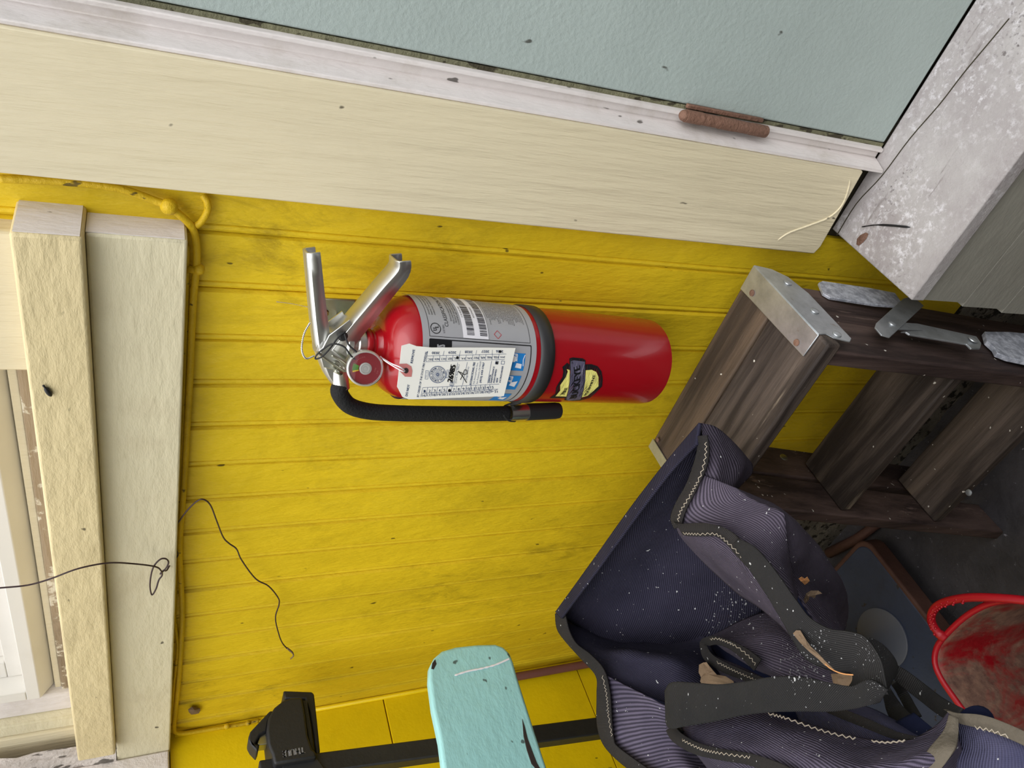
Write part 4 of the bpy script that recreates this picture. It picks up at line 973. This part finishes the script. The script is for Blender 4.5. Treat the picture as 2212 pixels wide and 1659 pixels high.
# ------------------------------------------------------------------ canvas bag
K = 1.07
def B(u, v, z): return C + (atz(u, v, z) - C) * K
bag = thing('canvas_bag', 'dirty navy canvas carrying bag with black webbing straps slumped open in front of the ladder', 'bag', B(1600, 1350, -.72))
def patch(rows, mat, name, n=7, noise_amp=.003, nscale=22, ang=0.0, solid=.0016, par=None, seed=0):
    """rows: list of rows of (u, v, z); smooth surface through the grid; UV in metres, rotated by ang"""
    G = [[B(*p) for p in r] for r in rows]
    cols = [spline(r, n) for r in G]; m_ = len(cols[0]); out = []
    for j in range(m_): out.append(spline([c_[j] for c_ in cols], n))
    nn = len(out[0]); vs = []; uv = []
    ca, sa = math.cos(ang), math.sin(ang)
    U = [0]; V = [0]; mj = nn // 2; mi = m_ // 2
    for j in range(1, m_): U.append(U[-1] + np.linalg.norm(out[j][mj] - out[j - 1][mj]))
    for i in range(1, nn): V.append(V[-1] + np.linalg.norm(out[mi][i] - out[mi][i - 1]))
    for j in range(m_):
        for i in range(nn):
            p = out[j][i]; a = out[min(j + 1, m_ - 1)][i] - out[max(j - 1, 0)][i]; c_ = out[j][min(i + 1, nn - 1)] - out[j][max(i - 1, 0)]
            nv = nrm(np.cross(a, c_))
            e_ = min(1, min(i, nn - 1 - i) / 3, min(j, m_ - 1 - j) / 3)
            w_ = noise.noise(Vector(p * nscale) + Vector((seed, 0, 0))) + .5 * noise.noise(Vector(p * nscale * 2.3))
            vs.append(p + nv * w_ * noise_amp * e_); x, y = U[j], V[i]; uv.append((x * ca - y * sa, x * sa + y * ca))
    fs = [(j * nn + i, j * nn + i + 1, (j + 1) * nn + i + 1, (j + 1) * nn + i) for j in range(m_ - 1) for i in range(nn - 1)]
    b = MB(); b.add(vs, fs, uv); return b.build(name, M[mat], par or bag, smooth=True, solid=solid)
def zc(x, y): return (1180 + x / 3.318, 900 + y / 3.318)
# far side, inner face
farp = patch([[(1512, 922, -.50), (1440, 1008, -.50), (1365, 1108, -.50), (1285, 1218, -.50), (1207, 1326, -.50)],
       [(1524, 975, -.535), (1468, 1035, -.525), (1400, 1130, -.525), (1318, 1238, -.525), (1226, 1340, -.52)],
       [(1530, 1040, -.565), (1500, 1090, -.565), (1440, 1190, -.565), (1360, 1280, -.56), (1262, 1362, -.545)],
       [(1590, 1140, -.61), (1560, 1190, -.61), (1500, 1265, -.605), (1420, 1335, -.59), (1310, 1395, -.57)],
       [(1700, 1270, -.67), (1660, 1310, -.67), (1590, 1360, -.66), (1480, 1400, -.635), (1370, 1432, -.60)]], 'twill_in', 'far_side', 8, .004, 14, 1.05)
farp['label'] = 'dark navy inner face of the far side'
# outer turned edge of the far side
patch([[(1513, 914, -.497), (1440, 1000, -.497), (1362, 1100, -.497), (1282, 1212, -.497), (1202, 1322, -.497)],
       [(1506, 960, -.490), (1446, 1025, -.490), (1372, 1122, -.490), (1292, 1232, -.490), (1214, 1336, -.492)]], 'twill_in', 'far_hem', 8, .001, 20, 0.0, .004)
# bag bottom inside
patch([[(1700, 1250, -.67), (1640, 1290, -.67), (1570, 1345, -.662), (1480, 1400, -.64), (1370, 1432, -.605)],
       [(1760, 1330, -.685), (1690, 1370, -.685), (1610, 1410, -.675), (1520, 1440, -.655), (1400, 1470, -.62)],
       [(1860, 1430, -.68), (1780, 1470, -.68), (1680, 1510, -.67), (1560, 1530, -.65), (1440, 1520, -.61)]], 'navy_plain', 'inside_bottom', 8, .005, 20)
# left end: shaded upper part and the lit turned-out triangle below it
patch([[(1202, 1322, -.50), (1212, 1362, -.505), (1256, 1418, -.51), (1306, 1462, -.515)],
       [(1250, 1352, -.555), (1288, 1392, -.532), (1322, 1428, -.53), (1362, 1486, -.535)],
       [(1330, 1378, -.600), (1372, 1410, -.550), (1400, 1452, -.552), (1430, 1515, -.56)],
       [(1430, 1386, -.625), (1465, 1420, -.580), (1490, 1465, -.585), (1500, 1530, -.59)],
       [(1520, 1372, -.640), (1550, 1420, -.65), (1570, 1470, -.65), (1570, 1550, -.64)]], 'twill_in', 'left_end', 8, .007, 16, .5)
le = patch([[(1296, 1452, -.508), (1300, 1520, -.515), (1306, 1590, -.52), (1345, 1640, -.53), (1420, 1700, -.54)],
       [(1362, 1486, -.525), (1368, 1540, -.528), (1376, 1600, -.533), (1412, 1650, -.54), (1480, 1720, -.55)],
       [(1440, 1526, -.545), (1446, 1566, -.55), (1456, 1612, -.555), (1490, 1660, -.56), (1545, 1730, -.565)],
       [(1520, 1570, -.60), (1524, 1600, -.60), (1530, 1640, -.60), (1560, 1690, -.60), (1610, 1745, -.60)]], 'twill_near', 'left_flap', 8, .004, 18, -.25)
le['label'] = 'faded purple turned out flap'
# right end, outside
patch([[(1513, 914, -.50), (1519, 970, -.50), (1503, 1035, -.50), (1468, 1098, -.50)],
       [(1548, 924, -.52), (1552, 985, -.51), (1548, 1045, -.508), (1538, 1085, -.508)],
       [(1590, 962, -.555), (1604, 1000, -.555), (1588, 1036, -.54), (1574, 1066, -.53)],
       [(1624, 1002, -.60), (1624, 1022, -.60), (1604, 1044, -.58), (1588, 1058, -.57)]], 'twill_out', 'corner_flap', 7, .003, 26, .9)
re_ = patch([[(1503, 1020, -.497), (1468, 1092, -.497), (1486, 1140, -.497), (1532, 1150, -.498), (1582, 1162, -.498), (1645, 1222, -.50), (1705, 1292, -.51), (1720, 1310, -.515)],
       [(1545, 1036, -.502), (1535, 1085, -.502), (1560, 1112, -.503), (1590, 1128, -.505), (1626, 1150, -.508), (1668, 1195, -.515), (1702, 1245, -.535), (1722, 1290, -.55)],
       [(1590, 1054, -.512), (1625, 1078, -.516), (1662, 1094, -.520), (1692, 1108, -.522), (1698, 1140, -.525), (1702, 1180, -.535), (1708, 1225, -.55), (1724, 1285, -.57)]], 'twill_out', 'right_end', 8, .0022, 24, 1.30)
re_['label'] = 'faded purple outer face of the right end'
patch([[(1586, 1054, -.517), (1640, 1088, -.521), (1690, 1110, -.526), (1696, 1150, -.533), (1702, 1200, -.546), (1712, 1262, -.568), (1762, 1345, -.565), (1812, 1380, -.57)],
       [(1610, 1064, -.55), (1658, 1090, -.55), (1712, 1126, -.55), (1740, 1180, -.57), (1762, 1240, -.60), (1784, 1295, -.64), (1804, 1335, -.66), (1820, 1366, -.67)],
       [(1625, 1072, -.60), (1680, 1098, -.60), (1742, 1152, -.61), (1792, 1214, -.65), (1822, 1264, -.68), (1834, 1306, -.71), (1830, 1335, -.73), (1822, 1362, -.74)],
       [(1625, 1100, -.61), (1680, 1140, -.625), (1728, 1196, -.67), (1768, 1246, -.73), (1795, 1288, -.78), (1808, 1320, -.82), (1810, 1345, -.84), (1808, 1365, -.85)],
       [(1740, 1280, -.72), (1760, 1300, -.76), (1775, 1320, -.82), (1790, 1345, -.88), (1800, 1365, -.93), (1808, 1380, -.97), (1812, 1392, -.99), (1815, 1402, -1.0)],
       [(1800, 1420, -1.245), (1805, 1420, -1.245), (1810, 1425, -1.245), (1815, 1430, -1.245), (1820, 1435, -1.245), (1825, 1440, -1.245), (1830, 1445, -1.245), (1835, 1450, -1.245)]], 'twill_out', 'bottom_gusset', 6, .003, 18, 1.1)
# folded lip under the rim
patch([[(1458, 1128, -.497), (1505, 1145, -.497), (1560, 1156, -.497), (1612, 1190, -.497), (1665, 1245, -.500), (1715, 1302, -.508), (1765, 1352, -.518), (1815, 1395, -.53)],
       [(1466, 1150, -.505), (1512, 1180, -.505), (1560, 1205, -.505), (1602, 1240, -.510), (1648, 1285, -.515), (1690, 1330, -.522), (1740, 1378, -.53), (1790, 1410, -.54)],
       [(1478, 1168, -.53), (1518, 1212, -.545), (1560, 1252, -.555), (1598, 1285, -.56), (1640, 1312, -.565), (1680, 1345, -.57), (1724, 1388, -.57), (1770, 1420, -.57)]], 'twill_out', 'folded_lip', 7, .003, 40, 1.2)
# pocket roll inside
patch([[(1516, 1386, -.62), (1560, 1362, -.63), (1612, 1336, -.64), (1665, 1322, -.65), (1712, 1345, -.65), (1760, 1385, -.64)],
       [(1522, 1382, -.595), (1575, 1378, -.60), (1632, 1372, -.605), (1690, 1378, -.615), (1740, 1405, -.62), (1795, 1440, -.62)],
       [(1540, 1386, -.59), (1600, 1410, -.59), (1650, 1430, -.595), (1710, 1450, -.60), (1765, 1470, -.605), (1830, 1485, -.61)],
       [(1560, 1400, -.60), (1622, 1440, -.60), (1668, 1462, -.605), (1720, 1492, -.615), (1780, 1510, -.62), (1850, 1520, -.62)]], 'twill_out', 'pocket', 7, .003, 30, 1.5)
patch([[(1520, 1396, -.605), (1548, 1418, -.605), (1600, 1440, -.61), (1660, 1470, -.615), (1720, 1500, -.62)],
       [(1534, 1425, -.600), (1575, 1448, -.60), (1625, 1468, -.605), (1680, 1492, -.61), (1730, 1520, -.62)],
       [(1560, 1460, -.61), (1600, 1476, -.61), (1650, 1492, -.615), (1700, 1512, -.62), (1740, 1535, -.63)]], 'twill_out', 'pocket_back', 6, .002, 30, .5)
# near side, outer flap with ribs
patch([[(1440, 1572, -.530), (1490, 1548, -.530), (1560, 1530, -.530), (1640, 1532, -.530), (1720, 1556, -.535), (1800, 1580, -.54), (1880, 1598, -.54), (1960, 1600, -.54), (2020, 1570, -.55), (2050, 1538, -.555)],
       [(1452, 1590, -.515), (1510, 1580, -.505), (1580, 1575, -.500), (1650, 1580, -.500), (1730, 1600, -.500), (1810, 1620, -.505), (1890, 1632, -.505), (1960, 1630, -.51), (2030, 1600, -.525), (2062, 1560, -.54)],
       [(1490, 1612, -.50), (1545, 1632, -.49), (1620, 1640, -.485), (1700, 1665, -.485), (1770, 1680, -.485), (1840, 1690, -.485), (1910, 1680, -.49), (1980, 1660, -.50), (2040, 1640, -.51), (2068, 1590, -.53)],
       [(1560, 1700, -.55), (1600, 1720, -.55), (1660, 1740, -.55), (1740, 1760, -.55), (1800, 1770, -.55), (1860, 1770, -.55), (1930, 1760, -.55), (1990, 1740, -.55), (2050, 1700, -.55), (2085, 1640, -.55)]], 'twill_near', 'near_side', 7, .004, 22, 1.0)
# inner pocket behind the near side
patch([[(1700, 1500, -.60), (1760, 1508, -.60), (1820, 1515, -.60), (1880, 1530, -.60), (1930, 1555, -.60), (1990, 1590, -.59)],
       [(1720, 1540, -.585), (1780, 1545, -.58), (1840, 1548, -.575), (1900, 1562, -.57), (1950, 1580, -.565), (2000, 1600, -.56)],
       [(1740, 1590, -.57), (1800, 1600, -.57), (1860, 1602, -.565), (1910, 1602, -.56), (1960, 1604, -.555), (2010, 1606, -.55)]], 'twill_blue', 'inner_pocket', 6, .002, 30, .7)
patch([[(1915, 1572, -.585), (1950, 1552, -.585), (1975, 1540, -.585)], [(1960, 1598, -.56), (2000, 1590, -.57), (2022, 1578, -.575)], [(1990, 1606, -.555), (2020, 1590, -.56), (2030, 1580, -.57)]], 'navy_plain', 'pocket_patch', 6, .001)
patch([[(1380, 1470, -.64), (1500, 1480, -.66), (1620, 1490, -.67), (1740, 1500, -.68), (1860, 1530, -.67), (1960, 1580, -.64)],
       [(1400, 1520, -.64), (1510, 1530, -.655), (1620, 1540, -.66), (1740, 1550, -.665), (1850, 1575, -.65), (1960, 1600, -.62)],
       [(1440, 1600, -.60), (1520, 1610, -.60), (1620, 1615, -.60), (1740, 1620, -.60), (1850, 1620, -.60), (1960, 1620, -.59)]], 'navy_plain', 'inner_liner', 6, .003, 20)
# sagging lower body of the bag, standing on the low seat
ringp = [(1640, 1300), (1700, 1320), (1760, 1350), (1810, 1400), (1830, 1460), (1820, 1530), (1770, 1580), (1690, 1600), (1600, 1595), (1520, 1560), (1480, 1500), (1490, 1430), (1540, 1370), (1590, 1330)]
vs = []; fs = []; nr = len(ringp)
for z, k_, (ox, oy) in ((-.70, 1.0, (0, 0)), (-.78, .98, (0, 0)), (-.92, .84, (25, -10)), (-1.06, .64, (80, -15)), (-1.18, .50, (140, -10)), (-1.238, .44, (165, -10)), (-1.242, .02, (165, -10))):
    for i, (u, v) in enumerate(ringp):
        q_ = 1 + .03 * math.sin(i * 2.4 + z * 30); vs.append(B(1665 + (u - 1665) * k_ * q_ + ox, 1460 + (v - 1460) * k_ * q_ + oy, z))
for j in range(6):
    for i in range(nr): fs.append((j * nr + i, j * nr + (i + 1) % nr, (j + 1) * nr + (i + 1) % nr, (j + 1) * nr + i))
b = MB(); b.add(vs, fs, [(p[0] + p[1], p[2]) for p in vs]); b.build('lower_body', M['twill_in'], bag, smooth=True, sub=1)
# right corner, paler canvas panel and muddy binding
patch([[(2062, 1545, -.55), (2120, 1552, -.55), (2180, 1575, -.55), (2250, 1610, -.55)],
       [(2068, 1600, -.545), (2130, 1610, -.54), (2190, 1625, -.54), (2260, 1655, -.54)],
       [(2040, 1650, -.545), (2110, 1670, -.54), (2180, 1690, -.54), (2260, 1700, -.54)],
       [(2020, 1720, -.58), (2100, 1740, -.58), (2180, 1750, -.58), (2260, 1760, -.58)]], 'twill_blue', 'corner_panel', 7, .003, 20, .2)
def band(pairs, zlist, mat, name, n=6, par=None, solid=.0022, amp=.0006, ang=0, seed=0, push=0):
    r0 = [(a[0], a[1], z) for (a, c_), z in zip(pairs, zlist)]; r2 = [(c_[0], c_[1], z) for (a, c_), z in zip(pairs, zlist)]
    r1 = [((a[0] + c_[0]) / 2, (a[1] + c_[1]) / 2, z + .0015) for (a, c_), z in zip(pairs, zlist)]
    return patch([r0, r1, r2], mat, name, n, amp, 40, ang, solid, par)
band([((2040, 1532), (2066, 1548)), ((2066, 1540), (2075, 1562)), ((2120, 1545), (2118, 1572)), ((2180, 1565), (2175, 1592)), ((2250, 1598), (2240, 1622))], [-.545, -.542, -.54, -.54, -.54], 'bind_dirty', 'corner_binding')
band([((2052, 1545), (2070, 1552)), ((2040, 1580), (2070, 1590)), ((2012, 1615), (2062, 1620)), ((1985, 1650), (2030, 1665)), ((1960, 1690), (1990, 1710))], [-.535, -.525, -.51, -.505, -.50], 'bind_dirty', 'corner_binding')
# rim bindings
band([((1505, 942), (1528, 940)), ((1508, 965), (1532, 968)), ((1500, 1000), (1528, 1005)), ((1484, 1045), (1508, 1052)), ((1462, 1085), (1484, 1098)), ((1450, 1118), (1474, 1128)), ((1458, 1142), (1480, 1134))], [-.493] * 7, 'bind', 'rim_binding')
band([((1452, 1128), (1470, 1138)), ((1472, 1132), (1478, 1155)), ((1510, 1130), (1512, 1158)), ((1548, 1134), (1548, 1158)), ((1585, 1152), (1568, 1172)), ((1620, 1190), (1600, 1208)), ((1650, 1225), (1632, 1242))], [-.489, -.489, -.489, -.489, -.490, -.492, -.494], 'bind', 'rim_binding')
band([((1200, 1325), (1222, 1330)), ((1204, 1358), (1230, 1362)), ((1222, 1385), (1246, 1390)), ((1258, 1425), (1278, 1415)), ((1288, 1460), (1306, 1448)), ((1290, 1500), (1318, 1498)), ((1290, 1560), (1322, 1560)), ((1300, 1600), (1326, 1596)), ((1322, 1630), (1334, 1612)), ((1360, 1662), (1374, 1642)), ((1420, 1700), (1430, 1680))], [-.496, -.50, -.503, -.506, -.508, -.51, -.515, -.518, -.52, -.525, -.53], 'bind', 'rim_binding')
band([((1512, 1388), (1530, 1392)), ((1520, 1378), (1535, 1394)), ((1545, 1374), (1552, 1392)), ((1580, 1384), (1578, 1402)), ((1615, 1402), (1606, 1424)), ((1645, 1424), (1630, 1448))], [-.60, -.587, -.582, -.581, -.582, -.586], 'bind', 'pocket_binding')
band([((1513, 1386), (1526, 1390)), ((1514, 1402), (1532, 1404)), ((1524, 1426), (1545, 1418)), ((1560, 1450), (1575, 1434)), ((1605, 1468), (1618, 1452)), ((1650, 1486), (1664, 1470)), ((1700, 1505), (1712, 1490))], [-.598, -.595, -.594, -.595, -.598, -.602, -.607], 'bind', 'pocket_binding')
band([((1440, 1578), (1460, 1570)), ((1455, 1602), (1475, 1586)), ((1500, 1628), (1512, 1606)), ((1560, 1642), (1568, 1620)), ((1620, 1652), (1630, 1630)), ((1690, 1680), (1700, 1655)), ((1740, 1710), (1750, 1690))], [-.51, -.50, -.488, -.482, -.478, -.476, -.476], 'bind', 'near_binding')
band([((1780, 1535), (1800, 1522)), ((1820, 1552), (1842, 1540)), ((1870, 1572), (1890, 1560)), ((1920, 1592), (1940, 1582)), ((1970, 1604), (1985, 1594))], [-.572, -.568, -.563, -.556, -.55], 'bind', 'pocket_binding')
# stitching
def stitch(pts, name='stitching', amp=.0011, step_=.0042, r=.0005):
    P_ = spline([B(*p) for p in pts], 14); d_ = 0; out = []; k = 0; acc = 0
    for i in range(1, len(P_)):
        seg = np.linalg.norm(P_[i] - P_[i - 1]); acc += seg
        if acc >= step_ / 2:
            acc = 0; t_ = nrm(P_[i] - P_[i - 1]); s_ = nrm(np.cross(t_, C - P_[i])); out.append(P_[i] + s_ * amp * (1 if k % 2 else -1)); k += 1
    if len(out) < 3: return
    b = MB(); b.tube(out, r, 5); o = b.build(name, M['thread'], bag, smooth=True); return o
stitch([(1524, 950, -.487), (1524, 985, -.487), (1512, 1030, -.487), (1488, 1075, -.487), (1470, 1105, -.487), (1464, 1130, -.487)])
stitch([(1472, 1152, -.484), (1510, 1154, -.484), (1546, 1154, -.484), (1572, 1172, -.485), (1604, 1205, -.487), (1630, 1236, -.489)], r=.0004)
stitch([(1300, 1455, -.502), (1310, 1500, -.504), (1315, 1550, -.508), (1322, 1590, -.512)], r=.0004)
stitch([(1532, 1382, -.580), (1552, 1380, -.577), (1590, 1396, -.576), (1622, 1422, -.577), (1634, 1440, -.58)])
stitch([(1545, 1428, -.588), (1580, 1446, -.589), (1625, 1466, -.592), (1670, 1486, -.597)], r=.0004)
stitch([(1655, 1540, -.520), (1700, 1552, -.520), (1750, 1570, -.522), (1800, 1585, -.524), (1850, 1596, -.526)], r=.0007)
stitch([(1878, 1600, -.526), (1915, 1604, -.526), (1955, 1600, -.527)], r=.0008, amp=.0006)
stitch([(1470, 1596, -.488), (1510, 1616, -.478), (1550, 1626, -.474), (1620, 1636, -.470)], r=.0004)
stitch([(2100, 1570, -.534), (2140, 1578, -.532), (2180, 1592, -.532)], r=.0005)
# webbing straps
band([((1596, 1164), (1588, 1172)), ((1628, 1180), (1606, 1208)), ((1660, 1215), (1628, 1240)), ((1690, 1255), (1658, 1285)), ((1722, 1300), (1688, 1335)), ((1750, 1335), (1712, 1378)), ((1790, 1358), (1745, 1425)), ((1830, 1364), (1800, 1450)), ((1868, 1376), (1838, 1452)), ((1900, 1420), (1844, 1470)), ((1912, 1465), (1835, 1490)), ((1918, 1500), (1846, 1505))],
     [-.485, -.485, -.485, -.487, -.490, -.495, -.50, -.505, -.51, -.51, -.505, -.50], 'web', 'strap', 6, None, .0028, .001, 1.57)
band([((1919, 1490), (1900, 1514)), ((1880, 1468), (1880, 1522)), ((1840, 1482), (1845, 1530)), ((1790, 1474), (1790, 1536)), ((1730, 1462), (1725, 1536)), ((1670, 1462), (1665, 1538)), ((1610, 1472), (1605, 1545)), ((1550, 1478), (1545, 1558)), ((1490, 1474), (1485, 1568)), ((1452, 1474), (1450, 1574)), ((1438, 1492), (1440, 1560))],
     [-.50, -.495, -.493, -.49, -.486, -.484, -.484, -.484, -.484, -.487, -.50], 'web', 'strap', 6, None, .0028, .0012, .6)
band([((1438, 1490), (1452, 1482)), ((1440, 1530), (1456, 1535)), ((1448, 1565), (1462, 1560)), ((1458, 1590), (1478, 1580))], [-.505, -.51, -.515, -.512], 'web', 'strap_turn', 6)
band([((1880, 1378), (1868, 1400)), ((1905, 1390), (1890, 1440)), ((1930, 1418), (1905, 1470)), ((1938, 1445), (1915, 1490)), ((1925, 1470), (1912, 1480))], [-.55, -.56, -.575, -.59, -.60], 'web', 'strap_loop', 5)
band([((1925, 1430), (1915, 1450)), ((1960, 1450), (1945, 1478)), ((2000, 1480), (1985, 1510)), ((2040, 1510), (2030, 1545)), ((2080, 1530), (2060, 1560))], [-.60, -.61, -.61, -.59, -.57], 'web', 'strap_end', 5)
band([((1905, 1490), (1922, 1485)), ((1915, 1530), (1945, 1520)), ((1930, 1570), (1970, 1545))], [-.60, -.62, -.60], 'web', 'strap_end', 5)
band([((1925, 1478), (1935, 1470)), ((1940, 1500), (1958, 1492)), ((1955, 1530), (1975, 1520)), ((1965, 1560), (1990, 1545))], [-.62, -.64, -.63, -.60], 'web', 'strap_end', 5)
# small round tab beyond the corner
q = [B(2060 + 42 * math.cos(a) + 10, 1570 + 44 * math.sin(a), -.56) for a in np.linspace(0, 2 * PI, 22)[:-1]]
q = [B(2108 + 40 * math.cos(a), 1566 + 42 * math.sin(a), -.565) for a in np.linspace(0, 2 * PI, 22)[:-1]]
b = MB(); b.add(q, [tuple(range(len(q)))]); b.build('round_tab', M['navy_plain'], bag, solid=.003)

# ------------------------------------------------------------------ leaves and crumbs
def leaf(name, pts, zs, mat, label, curl=.004, thick=.0006, group=None):
    c0 = np.mean([(u, v) for u, v in pts], 0); b = MB(); q = [B(u, v, z) for (u, v), z in zip(pts, zs)]; cc = sum(q) / len(q) + np.array([0, -.0, curl])
    inner = [p * .5 + cc * .5 + np.array([0, 0, curl * .5 * math.sin(i * 1.9)]) for i, p in enumerate(q)]; n = len(q)
    b.add(q + inner + [cc], [(i, (i + 1) % n, n + (i + 1) % n, n + i) for i in range(n)] + [(n + i, n + (i + 1) % n, 2 * n) for i in range(n)])
    return tag(b.build(name, M[mat], solid=thick), label, 'leaf', group)
def zk(pts): return [(1500 + x / 4.739, 1250 + y / 4.739) for x, y in pts]
leaf('dry_leaf', zk([(1012, 560), (1045, 528), (1085, 530), (1110, 570), (1150, 640), (1195, 700), (1260, 760), (1320, 820), (1350, 880), (1430, 930), (1340, 890), (1270, 820), (1195, 760), (1130, 700), (1080, 650), (1040, 600)]), [-.49] * 16, 'leaf', 'long narrow brown leaf lying along the black webbing strap', .002)
b = MB(); b.tube(spline([B(u, v, -.485) for u, v in zk([(1340, 870), (1380, 910), (1450, 950), (1530, 975), (1625, 985)])], 4), .0006, 6); b.build('stalk', M['leaf_orange'], bpy.data.objects['dry_leaf'], smooth=True)
leaf('dry_leaf', zk([(50, 880), (90, 860), (125, 855), (150, 890), (200, 950), (240, 1000), (320, 1000), (400, 1050), (410, 1090), (90, 1100), (60, 1050), (70, 1010), (45, 960)]), [-.585] * 13, 'leaf', 'toothed grey brown leaf half hidden under the horizontal strap', .004)
leaf('dry_leaf', zk([(1400, 975), (1480, 970), (1625, 985), (1620, 1080), (1575, 1165), (1500, 1160), (1440, 1130), (1420, 1060)]), [-.56] * 8, 'leaf', 'crumpled reddish brown leaf at the hole inside the strap bend', .004)
leaf('dry_leaf', [(1725, 1250), (1732, 1246), (1738, 1250), (1744, 1246), (1749, 1254), (1743, 1260), (1738, 1263), (1731, 1256)], [-.53, -.53, -.535, -.535, -.54, -.54, -.54, -.53], 'leaf_orange', 'small orange leaf scrap on the purple canvas', .001)
leaf('dry_leaf', [(1736, 1296), (1742, 1282), (1752, 1276), (1768, 1276), (1776, 1282), (1764, 1282), (1760, 1292), (1750, 1286), (1744, 1298), (1740, 1304)], [-.555] * 10, 'leaf', 'curled brown leaf skeleton on the purple canvas', .003)
# pale crumbs lying in the bag: nobody could count them
b = MB(); random.seed(11)
from mathutils.bvhtree import BVHTree
_v = []; _f = []
for o_ in bag.children:
    if o_.type != 'MESH' or o_.name.startswith('stitching'): continue
    k_ = len(_v); _v += [v.co.copy() for v in o_.data.vertices]; _f += [tuple(i + k_ for i in p.vertices) for p in o_.data.polygons]
BV = BVHTree.FromPolygons(_v, _f); CAMP = Vector((C[0], C[1], C[2] + Z0))
def crumb(u, v, z, r):
    hit = BV.ray_cast(CAMP, Vector(ray(u, v)).normalized())[0]
    if hit is None: return
    p = np.array(hit) - np.array([0, 0, Z0]); p = p + nrm(C - p) * .0016; a = random.random() * 6
    vs = [p + np.array([r * math.cos(a + k * 1.6) * (1 + .6 * rnd()), r * math.sin(a + k * 1.6) * (1 + .6 * rnd()), r * .4 * rnd()]) for k in range(4)] + [p + np.array([0, 0, r * .9])]
    b.add(vs, [(0, 1, 4), (1, 2, 4), (2, 3, 4), (3, 0, 4), (3, 2, 1, 0)])
for k in range(300): crumb(random.gauss(1590, 38), random.gauss(1312, 36), -.652, .0002 + .0013 * rnd() ** 7)
for k in range(380): crumb(random.gauss(1735, 28), random.gauss(1420, 34), -.592, .0002 + .0008 * rnd() ** 5)
for k in range(160): crumb(random.gauss(1880, 16), random.gauss(1440, 30), -.496, .0002 + .0003 * rnd() ** 3)
for k in range(420): crumb(1230 + 800 * rnd(), 1000 + 650 * rnd(), 0, .0002 + .0006 * rnd() ** 5)
co = b.build('crumbs', M['crumb'], bag); stuff(co)
# scraps of wood on the floor between ladder and seat
b = MB(); b.tube([atz(1790, 1195, -1.405), atz(1850, 1165, -1.405), atz(1905, 1125, -1.405)], [.012, .011, .009], 9)
tag(b.build('branch', M['brown_edge'], smooth=True), 'short brown stick on the floor between ladder leg and blue seat', 'stick')

# ridge of lifted paint at the lower corner of the casing
b = MB(); b.tube(spline([P3(*q) for q in ((1668, 528, YC + .001), (1700, 505, YC), (1745, 488, YC - .0003), (1790, 470, YC - .0003), (1818, 444, YC), (1832, 410, YC), (1838, 372, YC + .001))], 5), [.0006] * 3 + [.0014] * 25 + [.0006] * 3, 8)
b.build('paint_ridge', M['cream'], bpy.data.objects['trim_2'], smooth=True)
# scrape of white on the light blue rail, twig and rust flake on the step
b = MB(); sp_ = spline([atx(u, v, XP + .0098) for u, v in ((982, 1459), (1010, 1450), (1040, 1444), (1070, 1436), (1100, 1423))], 5)
b.tube(sp_, [.0008 + .0009 * abs(math.sin(i * 1.7)) for i in range(len(sp_))], 6, flat=.3); b.build('white_scrape', M['white'], rail)
b = MB(); b.tube(spline([atz(u, v, ZS + .0012) for u, v in ((1862, 490), (1890, 486), (1925, 487), (1966, 491))], 4), [.0006, .0008] * 3 + [.0014] * 6 + [.0004], 6)
tag(b.build('twig', M['black_ink'], smooth=True), 'thin dark twig lying on the grey landing step', 'twig')
b = MB(); b.add([atz(u, v, ZS + .0008) for u, v in ((1850, 528), (1851, 516), (1858, 508), (1870, 502), (1876, 505), (1872, 515), (1864, 524), (1855, 531))] + [atz(1862, 516, ZS + .003)], [(i, (i + 1) % 8, 8) for i in range(8)])
tag(b.build('rust_flake', M['rust']), 'small rusty flake on the corner of the grey landing step', 'flake')
